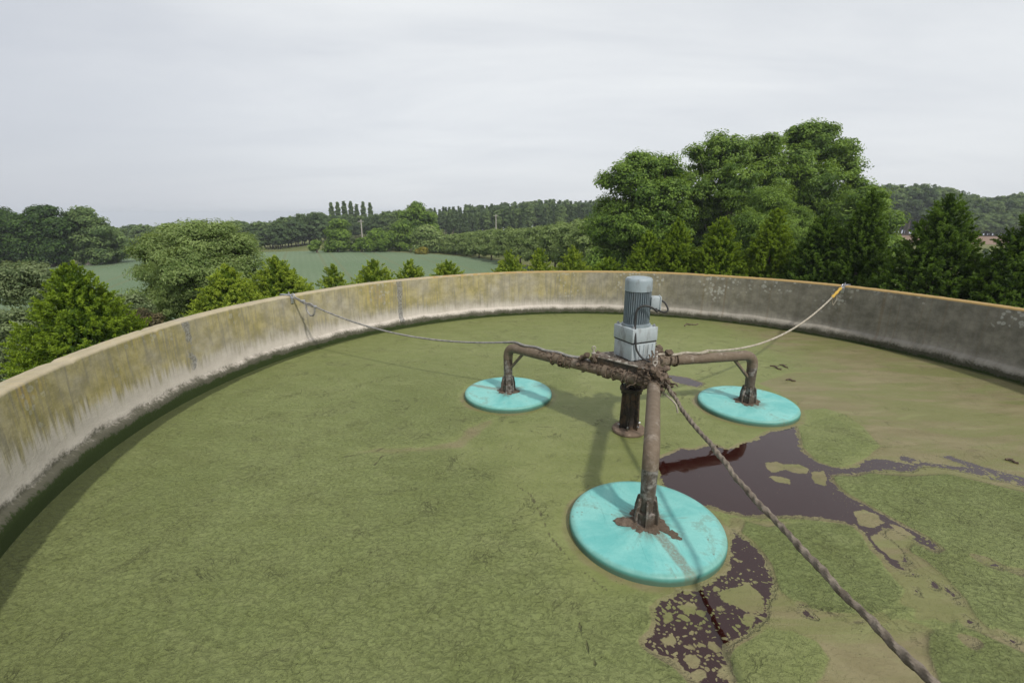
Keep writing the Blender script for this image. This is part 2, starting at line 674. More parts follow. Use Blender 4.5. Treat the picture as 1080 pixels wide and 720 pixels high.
# ------------------------------------------------------------------ tank wall
def wall_material():
    t = NT('stained_concrete')
    uv = t.n('ShaderNodeUVMap', uv_map='UVMap').outputs[0]
    sep = t.n('ShaderNodeSeparateXYZ')
    t.link(uv, sep.inputs[0])
    v = sep.outputs[1]
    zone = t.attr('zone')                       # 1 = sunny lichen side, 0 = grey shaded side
    joint = t.attr('joint')
    rim = t.attr('rim')
    n_big = t.noise(uv, .8, 5, .6)
    n_mid = t.noise(uv, 4.5, 6, .65)
    n_fine = t.noise(uv, 28, 5, .7)
    streak = t.noise(t.mapping(uv, (7.0, .55, 1)), 1.6, 6, .62)
    streak2 = t.noise(t.mapping(uv, (16.0, 1.0, 1), (3.1, .4, 0)), 1.3, 5, .6)
    drip = t.noise(t.mapping(uv, (4.0, .02, 1), (1.7, 0, 0)), 2.0, 5, .6)
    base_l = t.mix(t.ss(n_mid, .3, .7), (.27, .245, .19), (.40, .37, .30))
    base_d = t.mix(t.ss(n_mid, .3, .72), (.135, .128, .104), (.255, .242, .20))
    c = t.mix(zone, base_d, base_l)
    # yellow lichen over the upper part of the sunny side
    vj = t.math('ADD', v, t.math('MULTIPLY', t.math('SUBTRACT', streak, .5), .55))
    ly = t.math('MULTIPLY', t.ss(vj, .34, .62), t.ss(n_big, .32, .60))
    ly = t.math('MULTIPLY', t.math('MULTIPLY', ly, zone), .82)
    lc = t.mix(t.ss(n_mid, .35, .65), (.255, .222, .062), (.40, .335, .115))
    c = t.mix(ly, c, lc)
    orp = t.math('MULTIPLY', t.math('MULTIPLY', t.ss(n_big, .54, .66), t.ss(v, .45, .95)), t.math('MULTIPLY', zone, t.ss(n_mid, .42, .60)))
    c = t.mix(t.math('MULTIPLY', orp, .55), c, (.40, .265, .06))
    # grey rain streaks
    c = t.mix(t.math('MULTIPLY', t.ss(t.math('ADD', streak2, t.math('MULTIPLY', t.math('SUBTRACT', n_big, .5), .5)), .46, .68), .58), c, (.19, .18, .155))
    c = t.mix(t.math('MULTIPLY', t.math('MULTIPLY', t.ss(drip, .56, .66), t.ss(v, .25, 1.0)), .34), c, (.135, .128, .11))
    # pale lime bloom low down
    vb = t.math('ADD', v, t.math('MULTIPLY', t.math('SUBTRACT', t.math('ADD', t.math('MULTIPLY', streak2, .4), t.math('MULTIPLY', streak, .6)), .5), t.math('MULTIPLY', t.attr('bloom'), t.math('MULTIPLY', t.attr('bloom'), 4.6))))
    up_ = t.attr('bloom')
    bl = t.math('MULTIPLY', t.ss(t.math('SUBTRACT', vb, up_), .15, -.10), t.math('MULTIPLY_ADD', zone, .58, .30))
    c = t.mix(bl, c, t.mix(n_mid, (.42, .375, .33), (.60, .555, .50)))
    # pale lichen rosettes
    vd = t.n('ShaderNodeTexNoise')
    t.link(uv, vd.inputs['Vector'])
    vd.inputs['Scale'].default_value = 10
    wob = t.n('ShaderNodeVectorMath', operation='MULTIPLY_ADD')
    t.link(vd.outputs['Color'], wob.inputs[0])
    wob.inputs[1].default_value = (.07, .07, 0)
    t.link(uv, wob.inputs[2])
    vo = t.voronoi(wob.outputs[0], 11)
    ros = t.math('MULTIPLY', t.ss(vo, .40, .28), t.ss(vo, .06, .2, .45, 1.0))
    ros = t.math('MULTIPLY', ros, t.ss(t.math('ADD', n_big, t.math('MULTIPLY', v, .10)), .60, .67))
    ros = t.math('MULTIPLY', ros, t.ss(v, .25, .5))
    c = t.mix(t.math('MULTIPLY', ros, t.math('MULTIPLY_ADD', zone, -.45, .8)), c, (.42, .42, .38))
    # rust-brown wash on the grey side
    c = t.mix(t.math('MULTIPLY', t.math('MULTIPLY', t.ss(drip, .47, .36), .30), t.math('SUBTRACT', 1.0, zone)), c, (.17, .11, .055))
    # bitumen joint
    jm = t.ss(t.math('ADD', joint, t.math('MULTIPLY', t.math('SUBTRACT', n_mid, .5), 1.2)), .45, .6)
    c = t.mix(t.math('MULTIPLY', jm, .75), c, t.mix(t.ss(n_fine, .4, .6), (.10, .10, .10), (.28, .28, .28)))
    # damp moss at the slurry line
    mo = t.math('ADD', v, t.math('MULTIPLY', t.math('SUBTRACT', n_mid, .5), .16))
    mo = t.math('SUBTRACT', mo, t.math('MULTIPLY', t.math('SUBTRACT', t.attr('bloom'), .27), .42))
    mo = t.math('ADD', mo, t.math('MULTIPLY', t.math('SUBTRACT', n_fine, .5), .16))
    c = t.mix(t.math('MULTIPLY', t.ss(mo, .20, .10), .9), c, t.mix(n_fine, (.018, .020, .010), (.07, .07, .04)))
    c = t.mix(t.ss(mo, .075, .03), c, (.03, .045, .012))
    # orange lichen along the rim
    rl = t.math('MULTIPLY', rim, t.ss(t.math('ADD', t.math('ADD', n_mid, t.math('MULTIPLY', n_fine, .4)), t.math('MULTIPLY', t.attr('orange'), .5)), .86, 1.06))
    c = t.mix(t.math('MULTIPLY', rim, .8), c, t.mix(n_mid, (.34, .285, .20), (.47, .41, .30)))
    c = t.mix(t.math('MULTIPLY', rl, .92), c, t.mix(n_fine, (.27, .165, .042), (.41, .275, .10)))
    # specks
    c = t.mix(t.math('MULTIPLY', t.ss(n_fine, .60, .74), .45), c, (.07, .065, .05))
    h = t.math('ADD', t.math('MULTIPLY', n_mid, .5), n_fine)
    return t.done(t.principled(c, .92, .2, normal=t.bump(h, .55, .012)))


def ang_of(p):
    return math.atan2(p[1] - TANK[1], p[0] - TANK[0])


def build_wall():
    # (radius, z, rim-mask); going up the inside, over the top and down the outside
    prof = [(RIN - .07, -4.1, 0), (RIN - .07, -.3, 0), (RIN - .07, 0, 0), (RIN - .07, .10, 0), (RIN - .066, .17, 0), (RIN - .05, .20, 0), (RIN - .02, .217, 0),
            (RIN - .006, .225, 0), (RIN, .24, 0), (RIN, .4, 0), (RIN, .6, 0), (RIN, .8, 0), (RIN, 1.0, 0), (RIN, RIM - .035, 0), (RIN, RIM - .02, .8), (RIN + .012, RIM - .003, 1), (RIN + .03, RIM, 1),
            (RIN + .11, RIM + .002, .75), (ROUT - .03, RIM, 1), (ROUT - .012, RIM - .003, 1), (ROUT, RIM - .016, 1), (ROUT, RIM - .06, .3), (ROUT, .5, 0), (ROUT, GROUND - .2, 0)]
    na = 720
    rw = np.random.default_rng(3)
    A = np.linspace(-PI / 2, 1.5 * PI, na + 1)
    j1, j2 = ang_of(on_z(422, 296, RIM)), ang_of(on_z(200, 338, RIM))
    pts, uvs, zone, joint, rim, bloom, orange = [], [], [], [], [], [], []
    deg = np.degrees(A)
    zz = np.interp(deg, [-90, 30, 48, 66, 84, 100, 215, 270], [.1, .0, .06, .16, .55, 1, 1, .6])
    oo = np.interp(deg, [-90, 30, 75, 110, 140, 160, 270], [.9, .95, .85, .62, .30, .12, .1])
    bb = np.interp(deg, [-90, 60, 95, 120, 150, 185, 215, 270], [.22, .24, .27, .31, .36, .50, .62, .6])
    jj = np.maximum(np.exp(-((A - j1) / .011) ** 2), .62 * np.exp(-((A - j2) / .02) ** 2))
    wav = .007 * np.sin(A * 23) + .005 * np.sin(A * 57 + 1)
    chip = .003 * np.sin(A * 11 + .5) + rw.normal(0, .0016, na + 1) - .010 * (rw.random(na + 1) < .02)
    chip[-1] = chip[0]
    for i, (r, z, m) in enumerate(prof):
        for k in range(na + 1):
            rr = r + (wav[k] * .5 if 0.05 < z < 1.0 and r < 6.5 else 0)
            zz_ = z + (wav[k] * 1.1 if .15 < z < .26 else 0) + (chip[k] if z > 1.05 else 0)
            pts.append((TANK[0] + rr * math.cos(A[k]), TANK[1] + rr * math.sin(A[k]), zz_))
            uvs.append((A[k] * RIN, z if r < RIN + .02 else (RIM + (r - RIN) if z > 1.0 else z)))
            zone.append(zz[k])
            joint.append(jj[k])
            rim.append(m)
            bloom.append(bb[k])
            orange.append(oo[k])
    fs = []
    w = na + 1
    for i in range(len(prof) - 1):
        for k in range(na):
            fs.append((i * w + k, (i + 1) * w + k, (i + 1) * w + k + 1, i * w + k + 1))
    fs = np.array(fs)[:, ::-1]
    me = np_mesh('tank_wall', np.array(pts), fs, True)
    me.set_sharp_from_angle(angle=math.radians(50))
    uvl = me.uv_layers.new(name='UVMap')
    uvl.data.foreach_set('uv', np.array(uvs)[fs.ravel()].astype(np.float32).ravel())
    for nm, arr in (('zone', zone), ('joint', joint), ('rim', rim), ('bloom', bloom), ('orange', orange)):
        a = me.attributes.new(nm, 'FLOAT', 'POINT')
        a.data.foreach_set('value', np.array(arr, np.float32))
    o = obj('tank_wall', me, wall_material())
    tag(o, 'round concrete tank wall stained with yellow lichen and grey streaks around the green slurry', 'tank wall')


build_wall()


# ------------------------------------------------------------------ slurry surface
def sd_poly(P, poly):
    """signed distance, positive inside"""
    poly = np.asarray(poly, float)
    best = np.full(len(P), 1e9)
    inside = np.zeros(len(P), bool)
    n = len(poly)
    for i in range(n):
        a, b = poly[i], poly[(i + 1) % n]
        e = b - a
        w = P - a
        t = np.clip((w @ e) / max(e @ e, 1e-12), 0, 1)
        dd = w - t[:, None] * e
        best = np.minimum(best, (dd * dd).sum(1))
        c1 = (a[1] <= P[:, 1]) & (b[1] > P[:, 1])
        c2 = (b[1] <= P[:, 1]) & (a[1] > P[:, 1])
        cr = e[0] * w[:, 1] - e[1] * w[:, 0]
        inside ^= (c1 & (cr > 0)) | (c2 & (cr < 0))
    d = np.sqrt(best)
    return np.where(inside, d, -d)


def d_line(P, line):
    best = np.full(len(P), 1e9)
    for a, b in zip(line, line[1:]):
        a, b = np.asarray(a), np.asarray(b)
        e = b - a
        w = P - a
        t = np.clip((w @ e) / max(e @ e, 1e-12), 0, 1)
        dd = w - t[:, None] * e
        best = np.minimum(best, (dd * dd).sum(1))
    return np.sqrt(best)


def px(*uv):
    return [tuple(on_z(u, v, 0)[:2]) for u, v in uv]


WATER = [
    px((690, 484), (706, 479), (719.6, 473.5), (734, 474.4), (751, 468), (769.6, 475.4), (780.7, 468.9), (795.5, 464.3), (807.6, 457), (818, 454), (838, 450), (841, 460), (843, 471), (855, 483), (866, 489), (880, 494), (897, 494), (905, 491), (920, 483), (936, 485), (950, 488), (973, 491), (1009, 495.5), (1044, 504), (1085, 514), (1130, 528), (1130, 521), (1080, 503), (1062, 499), (1027, 489), (1000, 480), (992, 481), (1020, 492), (1000, 491), (975, 487), (951, 480), (949, 484),
       (973, 493), (960, 497), (940, 495), (915, 496), (900, 500), (885, 499), (874, 500), (876, 507), (884, 515), (893, 522), (913, 533), (933, 544), (955, 556), (975, 566), (990, 577), (985, 579), (965, 570), (948, 560), (932, 557), (928, 562), (940, 570), (950, 583), (955, 590), (946, 592), (955, 600), (966, 607), (952, 603), (938, 594), (924, 581), (914, 564), (902, 553), (888, 549), (871, 547), (849, 544.5), (818, 543.5), (787, 542.5), (769.6, 539.5), (751, 535), (725, 530), (700, 510)),
    px((774, 561), (783, 566), (792, 572), (801, 583), (809, 594), (813, 608), (816, 620), (806, 640), (800, 660), (787, 668), (775, 674), (767, 680), (762, 690), (765, 706), (771, 722), (780, 745), (755, 745), (735, 720), (722, 706), (712, 697), (698, 690), (684, 681), (680, 677), (690, 668), (694, 656), (691, 642), (697, 636), (716, 627), (740, 622), (757, 612), (767, 603), (772, 585)),
    px((995, 617), (1003, 620), (1008, 627), (1012, 637), (1005, 634), (999, 625)),
    px((1030, 587), (1042, 590), (1055, 596), (1052, 598), (1040, 594)),
    px((1064, 600), (1079, 602), (1090, 606), (1078, 605)),
    px((983, 614), (990, 618), (986, 621), (980, 617)),
    px((966, 620), (971, 626), (968, 627)),
    px((1020, 652), (1026, 656), (1021, 658)),
    px((1058, 668), (1074, 676), (1070, 678)),
    px((1018, 673), (1029, 676), (1024, 679)),
    px((846, 638), (851, 645), (857, 651), (852, 650)),
    px((700, 395), (723, 398), (742, 404), (735, 408), (712, 403)),
]
ISLANDS = [
    px((808, 488), (818, 486), (827, 490), (826, 495), (815, 498), (808, 494)),
    px((828, 490), (842, 489), (853, 494), (851, 499), (838, 498), (829, 495)),
    px((857, 498), (868, 497), (872, 504), (871, 512), (860, 510), (856, 503)),
    px((809, 502), (822, 502), (834, 505), (833, 510), (818, 508)),
    px((901, 540), (911, 537), (925, 543), (932, 551), (922, 557), (906, 553)),
    px((918, 566), (930, 559), (945, 566), (955, 578), (950, 592), (938, 588), (926, 577)),
    px((938, 552), (952, 556), (966, 566), (958, 570), (944, 562)),
    px((757, 627), (772, 619), (790, 616), (803, 625), (806, 640), (792, 646), (776, 640), (763, 634)),
    px((717, 637), (727, 634), (735, 640), (733, 648), (721, 648)),
    px((696, 672), (708, 670), (712, 676), (703, 680), (695, 678)),
    px((722, 692), (732, 689), (738, 696), (733, 703), (724, 700)),
    px((785, 648), (796, 650), (795, 660), (786, 660)),
    px((700, 648), (708, 645), (710, 655), (702, 658)),
    px((750, 640), (760, 636), (768, 642), (760, 647)),
    px((757, 706), (766, 704), (771, 714), (761, 718)),
    px((960, 486), (968, 485), (972, 488), (964, 489)),
]
TAN_AREA = px((770, 600), (800, 620), (806, 655), (770, 680), (762, 700), (780, 760), (1180, 800), (1250, 560), (1180, 430), (1080, 425), (960, 408), (880, 390), (830, 394), (800, 404), (842, 425), (850, 445), (880, 440), (910, 455), (930, 470), (910, 480), (890, 488), (900, 505), (980, 560), (905, 556), (800, 548), (770, 545))
ROUGH = [
    px((787, 550), (810, 556), (860, 550), (905, 556), (925, 575), (932, 597), (945, 612), (955, 622), (946, 640), (920, 648), (880, 646), (845, 640), (822, 622), (810, 600), (798, 575), (782, 562)),
    px((876, 504), (905, 496), (930, 500), (960, 502), (1000, 500), (1040, 509), (1085, 520), (1130, 535), (1130, 650), (1080, 672), (1045, 664), (1030, 650), (1020, 632), (1000, 610), (975, 590), (957, 580), (970, 568), (960, 558), (920, 537), (893, 523)),
    px((979, 668), (990, 664), (1000, 668), (1010, 652), (1018, 660), (1045, 672), (1085, 690), (1130, 720), (1130, 770), (1010, 770), (990, 715), (980, 690)),
    px((764, 690), (785, 670), (805, 663), (835, 664), (862, 676), (875, 694), (868, 715), (840, 735), (770, 750)),
    px((842, 440), (850, 432), (870, 430), (892, 437), (912, 450), (922, 466), (915, 482), (898, 490), (880, 488), (858, 475), (844, 462)),
    px((930, 640), (945, 636), (966, 642), (962, 652), (940, 654)),
    px((960, 655), (985, 652), (1012, 662), (1015, 670), (990, 664)),
]
ROUGH_W = [1.0, 1.0, 1.0, .45, .35, .7, .5]
CALM = px((500, 470), (520, 492), (548, 512), (570, 545), (588, 575), (605, 600), (640, 622), (690, 632), (765, 610), (785, 560), (770, 540), (840, 450), (840, 395), (720, 350), (640, 380), (560, 440))
SMEAR = px((360, 478), (400, 470), (440, 470), (478, 463), (492, 448), (520, 440), (525, 446), (505, 462), (490, 474), (450, 478), (410, 481))
CRACKS = [px((545, 512), (560, 522), (572, 545), (578, 562), (592, 580), (612, 600), (640, 622)), px((360, 482), (395, 476), (405, 472)), px((395, 490), (402, 481), (420, 476)),
          px((610, 655), (618, 680), (628, 700)), px((860, 640), (900, 655), (930, 660))]


def slurry_material():
    t = NT('slurry_scum')
    co = t.coord()
    wsd, isl = t.attr('wsd'), t.attr('isl')
    speck, rough, tan, crack = t.attr('speck'), t.attr('rough'), t.attr('tan'), t.attr('crack')
    edge = t.attr('edge')
    n0 = t.noise(co, .55, 4, .55)
    n1 = t.noise(co, 2.2, 5, .6, .4)
    n2 = t.noise(co, 9, 4, .6)
    n3 = t.noise(co, 34, 3, .6)
    flow = t.noise(t.mapping(co, (.5, 1.7, 1), (0, 0, 0), (0, 0, math.radians(18))), 1.1, 5, .6, 1.6)
    # ---- open water mask
    jag = t.math('ADD', t.math('MULTIPLY', t.math('SUBTRACT', n2, .5), .13), t.math('MULTIPLY', t.math('SUBTRACT', n3, .5), .055))
    jag = t.math('ADD', jag, t.math('MULTIPLY', t.math('SUBTRACT', n1, .5), .10))
    w = t.ss(t.math('ADD', wsd, jag), -.004, .006)
    ii = t.ss(t.math('ADD', isl, t.math('MULTIPLY', jag, .55)), -.006, .004)
    wob = t.n('ShaderNodeVectorMath', operation='MULTIPLY_ADD')
    nz = t.n('ShaderNodeTexNoise')
    t.link(co, nz.inputs['Vector'])
    nz.inputs['Scale'].default_value = 11
    nz.inputs['Detail'].default_value = 3
    t.link(nz.outputs['Color'], wob.inputs[0])
    wob.inputs[1].default_value = (.09, .09, 0)
    t.link(co, wob.inputs[2])
    vb = t.voronoi(wob.outputs[0], 8.0)
    vs = t.voronoi(wob.outputs[0], 30.0)
    sp = t.math('MULTIPLY', speck, t.ss(n1, .25, .6, .6, 1.1))
    f1 = t.ss(t.math('SUBTRACT', vb, t.math('MULTIPLY', sp, .40)), .05, -.02)
    f2 = t.ss(t.math('SUBTRACT', vs, t.math('MULTIPLY', sp, t.math('MULTIPLY', n2, 1.02))), .05, -.02)
    # dusting of tiny flecks everywhere on the water
    vt = t.voronoi(co, 55.0)
    f3 = t.math('MULTIPLY', t.ss(vt, .22, .12), t.ss(n1, .55, .7))
    scum_on = t.math('MAXIMUM', t.math('MAXIMUM', f1, f2), t.math('MAXIMUM', ii, t.math('MULTIPLY', f3, .7)))
    water = t.math('MULTIPLY', w, t.math('SUBTRACT', 1.0, scum_on))
    # ---- scum colour
    green = t.mix(t.ss(n0, .3, .7), (.158, .192, .064), (.200, .232, .086))
    green = t.mix(t.math('MULTIPLY', t.ss(n1, .4, .75), .5), green, (.105, .118, .038))
    calm = t.mix(t.ss(n1, .3, .7), (.170, .190, .062), (.200, .216, .080))
    nl = t.noise(co, .28, 3, .5, 1.2)
    green = t.mix(t.math('MULTIPLY', t.ss(nl, .44, .62), .35), green, (.118, .146, .044))
    g = t.mix(rough, calm, green)
    tanc = t.mix(t.ss(flow, .35, .65), (.170, .146, .070), (.212, .184, .096))
    flow2 = t.noise(t.mapping(co, (.35, 1.3, 1), (4, 2, 0), (0, 0, math.radians(-12))), 1.3, 5, .6, 1.2)
    tanc = t.mix(t.math('MULTIPLY', t.ss(flow2, .44, .60), .75), tanc, (.150, .158, .052))
    tm = t.ss(t.math('ADD', tan, t.math('MULTIPLY', t.math('SUBTRACT', n1, .5), .5)), .35, .65)
    c = t.mix(tm, g, tanc)
    pit = t.voronoi(t.mapping(wob.outputs[0], (1, 1.25, 1)), 26.0)
    grain = t.noise(co, 72, 4, .75)
    wrk = t.noise(t.mapping(wob.outputs[0], (1, 1.35, 1), (0, 0, 0), (0, 0, .5)), 27, 5, .68, .5)
    mott = t.noise(co, 4.5, 5, .65, .6)
    wrk2 = t.noise(t.mapping(wob.outputs[0], (1, 1.6, 1), (7, 3, 0), (0, 0, -.7)), 16, 6, .72, .7)
    dens = t.ss(t.math('ADD', t.math('MULTIPLY', mott, .6), t.math('MULTIPLY', n0, .4)), .36, .62)
    c = t.mix(t.math('MULTIPLY', t.math('MULTIPLY', t.ss(mott, .42, .66), t.math('SUBTRACT', 1.0, tm)), .34), c, (.130, .158, .040))
    rk = t.math('MULTIPLY_ADD', rough, .9, .05)
    dk = t.math('MULTIPLY', t.math('MULTIPLY', t.ss(wrk, .46, .33), rk), t.math('MULTIPLY_ADD', dens, .60, .22))
    c = t.mix(dk, c, (.055, .068, .016))
    dk2 = t.math('MULTIPLY', t.math('MULTIPLY', t.ss(wrk2, .40, .30), rk), .56)
    c = t.mix(dk2, c, (.065, .075, .020))
    c = t.mix(t.math('MULTIPLY', t.math('MULTIPLY', t.ss(wrk2, .56, .68), rk), .14), c, (.25, .28, .12))
    swirl = t.noise(t.mapping(co, (.55, 1.5, 1), (2, 9, 0), (0, 0, math.radians(28))), 1.25, 4, .55, 2.6)
    c = t.mix(t.math('MULTIPLY', t.ss(swirl, .46, .66), .26), c, (.118, .138, .036))
    c = t.mix(t.math('MULTIPLY', t.ss(swirl, .44, .30), .22), c, (.245, .265, .110))
    # thin meandering folds
    fold = t.noise(t.mapping(co, (1, 1, 1), (11, 5, 0)), 1.5, 6, .62, 2.2)
    fl = t.math('MULTIPLY', t.ss(t.math('ABSOLUTE', t.math('SUBTRACT', fold, .5)), .012, .003), t.math('MULTIPLY', t.ss(n1, .50, .62), t.math('SUBTRACT', 1.0, t.math('MULTIPLY', tm, .6))))
    c = t.mix(t.math('MULTIPLY', fl, .55), c, (.05, .055, .018))
    # black specks and pale bubbles
    vk = t.voronoi(t.mapping(co, (1, 1, 1), (3, 8, 0)), 21.0)
    c = t.mix(t.math('MULTIPLY', t.math('MULTIPLY', t.ss(vk, .13, .08), t.ss(mott, .48, .60)), .75), c, (.028, .030, .012))
    vw = t.voronoi(t.mapping(co, (1, 1, 1), (1, 2, 0)), 16.0)
    c = t.mix(t.math('MULTIPLY', t.math('MULTIPLY', t.ss(vw, .085, .05), t.ss(n1, .56, .66)), .7), c, (.36, .35, .24))
    c = t.mix(t.math('MULTIPLY', t.math('MULTIPLY', t.ss(grain, .50, .68), rough), .45), c, (.235, .250, .115))
    c = t.mix(t.math('MULTIPLY', t.math('MULTIPLY', t.ss(grain, .42, .30), t.math('MULTIPLY_ADD', rough, .7, .15)), .55), c, (.06, .072, .022))
    c = t.mix(t.math('MULTIPLY', t.math('MULTIPLY', t.ss(n3, .60, .72), tm), .18), c, (.10, .085, .045))
    # pale dried lip round the patches and the wet stain along the tank wall
    c = t.mix(t.math('MULTIPLY', t.ss(t.math('ABSOLUTE', t.math('ADD', t.math('ADD', wsd, jag), .018)), .022, .004), .30), c, (.20, .185, .10))
    cr = t.ss(t.math('ADD', crack, t.math('MULTIPLY', t.math('SUBTRACT', n2, .5), .05)), .014, .003)
    c = t.mix(t.math('MULTIPLY', cr, .65), c, (.05, .042, .022))
    eg = t.math('SUBTRACT', t.math('ADD', edge, t.math('MULTIPLY', t.math('SUBTRACT', n1, .5), .10)), t.attr('wet'))
    c = t.mix(t.math('MULTIPLY', t.ss(eg, .025, -.015), .80), c, t.mix(n2, (.020, .028, .006), (.055, .066, .018)))
    h = t.math('MULTIPLY', t.math('ADD', t.math('MULTIPLY', t.ss(wrk, .30, .55), .8), t.math('MULTIPLY', grain, .55)), t.math('MULTIPLY_ADD', rough, .95, .06))
    h = t.math('ADD', h, t.math('MULTIPLY', t.ss(t.math('ADD', rough, t.math('MULTIPLY', t.math('SUBTRACT', n2, .5), .35)), .3, .7), .6))
    h = t.math('MULTIPLY', h, t.math('SUBTRACT', 1.0, cr))
    h = t.math('ADD', h, t.math('MULTIPLY', n1, .8))
    h = t.math('ADD', h, t.math('MULTIPLY', t.math('MULTIPLY', t.ss(wrk2, .34, .60), rough), .38))
    h = t.math('ADD', h, t.math('MULTIPLY', t.ss(t.math('MAXIMUM', t.math('ADD', wsd, jag), -.2), -.004, -.035), 1.0))
    h = t.math('SUBTRACT', h, t.math('MULTIPLY', fl, .5))
    scum = t.principled(c, t.math('MULTIPLY_ADD', rough, .35, .46), .35, normal=t.bump(h, .8, .020))
    rip = t.noise(t.mapping(co, (1, 1, 1)), 5.0, 3, .5)
    rip2 = t.noise(co, 26.0, 2, .5)
    wat = t.principled((.022, .0048, .0042), .035, .85, normal=t.bump(t.math('ADD', rip, t.math('MULTIPLY', rip2, .14)), .10, .012), IOR=1.36)
    mx = t.n('ShaderNodeMixShader')
    t.link(water, mx.inputs[0])
    t.link(scum, mx.inputs[1])
    t.link(wat, mx.inputs[2])
    return t.done(mx.outputs[0])


FLOATS = [np.array([-0.058, 6.427]), np.array([3.269, 5.993]), np.array([1.133, 3.402])]
FLOAT_R, FLOAT_TOP = .643, .072


def build_slurry():
    step = .026
    R = RIN - .06
    n = int(2 * R / step) + 1
    g = np.linspace(-R, R, n)
    X, Y = np.meshgrid(g, g)
    P = np.stack([X.ravel() + TANK[0], Y.ravel() + TANK[1]], 1)
    idx = np.arange(n * n).reshape(n, n)
    Fc = np.stack([idx[:-1, :-1], idx[:-1, 1:], idx[1:, 1:], idx[1:, :-1]], -1).reshape(-1, 4)
    rad = np.hypot(X, Y).ravel()
    # pull the border ring onto the circle so that the disc ends cleanly inside the wall
    over = rad > R
    keep = (rad[Fc] < R + step * 1.5).all(1)
    Fc = Fc[keep]
    P[over] = TANK + (P[over] - TANK) / rad[over][:, None] * R
    used = np.unique(Fc)
    rem = np.full(n * n, -1)
    rem[used] = np.arange(len(used))
    P = P[used]
    Fc = rem[Fc]
    wsd = np.full(len(P), -1.0)
    for w in WATER:
        wsd = np.maximum(wsd, sd_poly(P, w))
    isl = np.full(len(P), -1.0)
    for w in ISLANDS:
        isl = np.maximum(isl, sd_poly(P, w))
    speck = np.zeros(len(P))
    sdD = sd_poly(P, WATER[1])
    # lower patch: fine flecks at its tip, big rafts further down
    speck = np.where(sdD > -.1, .34 + .30 * smooth(3.1, 2.6, P[:, 1]), speck)
    a_right = smooth(2.75, 3.3, P[:, 0])
    speck = np.where((sdD <= -.1), .30 * a_right * smooth(4.7, 4.2, P[:, 1]) + .55 * smooth(3.1, 3.7, P[:, 0]) * smooth(3.5, 3.2, P[:, 1]) + .35 * smooth(3.9, 4.5, P[:, 0]), speck)
    tan = smooth(-.12, .12, sd_poly(P, TAN_AREA))
    # thinner brown film over the far right part
    far = smooth(.5, 3.5, P[:, 0] - 2.6) * smooth(4.5, 6.0, P[:, 1]) * .62
    tan = np.maximum(tan, far)
    tan = np.maximum(tan, .6 * smooth(-.10, .12, sd_poly(P, SMEAR)))
    calm = smooth(-.45, .30, sd_poly(P, CALM) + .16 * np.sin(P[:, 0] * 5.1 + 2 * np.sin(P[:, 1] * 3.7)))
    rough = np.full(len(P), .74) * (1 - .72 * calm)
    rough *= 1 - .9 * tan
    rough *= 1 - .45 * smooth(6.0, 9.0, P[:, 1])
    for poly, w in zip(ROUGH, ROUGH_W):
        s = smooth(-.05, .05, sd_poly(P, poly))
        rough = np.maximum(rough, w * s)
        tan = tan * (1 - s * min(1, w + .45))
    for c in FLOATS:
        dd = np.hypot(P[:, 0] - c[0], P[:, 1] - c[1]) - FLOAT_R
        ring = smooth(.16, .03, dd)
        rough *= 1 - .85 * ring
        tan = np.maximum(tan, .62 * ring)
    nearw = np.maximum(smooth(-.07, -.01, wsd), smooth(-.05, .0, isl))
    tan = np.maximum(tan, nearw)
    rough *= 1 - .8 * nearw
    crack = np.full(len(P), 1.0)
    for l in CRACKS:
        crack = np.minimum(crack, d_line(P, l))
    edge = R - np.hypot(P[:, 0] - TANK[0], P[:, 1] - TANK[1])
    z = np.zeros(len(P))
    wa = np.degrees(np.arctan2(P[:, 1] - TANK[1], P[:, 0] - TANK[0])) % 360
    wet = np.interp(wa, [0, 60, 100, 140, 170, 200, 260, 360], [.10, .06, .05, .09, .15, .24, .2, .10])
    me = np_mesh('slurry_surface', np.column_stack([P, z]), Fc, True)
    for nm, arr in (('wsd', wsd), ('isl', isl), ('speck', speck), ('tan', tan), ('rough', rough), ('crack', crack), ('edge', edge), ('wet', wet)):
        a = me.attributes.new(nm, 'FLOAT', 'POINT')
        a.data.foreach_set('value', arr.astype(np.float32))
    structure('slurry_surface', me, slurry_material())


build_slurry()


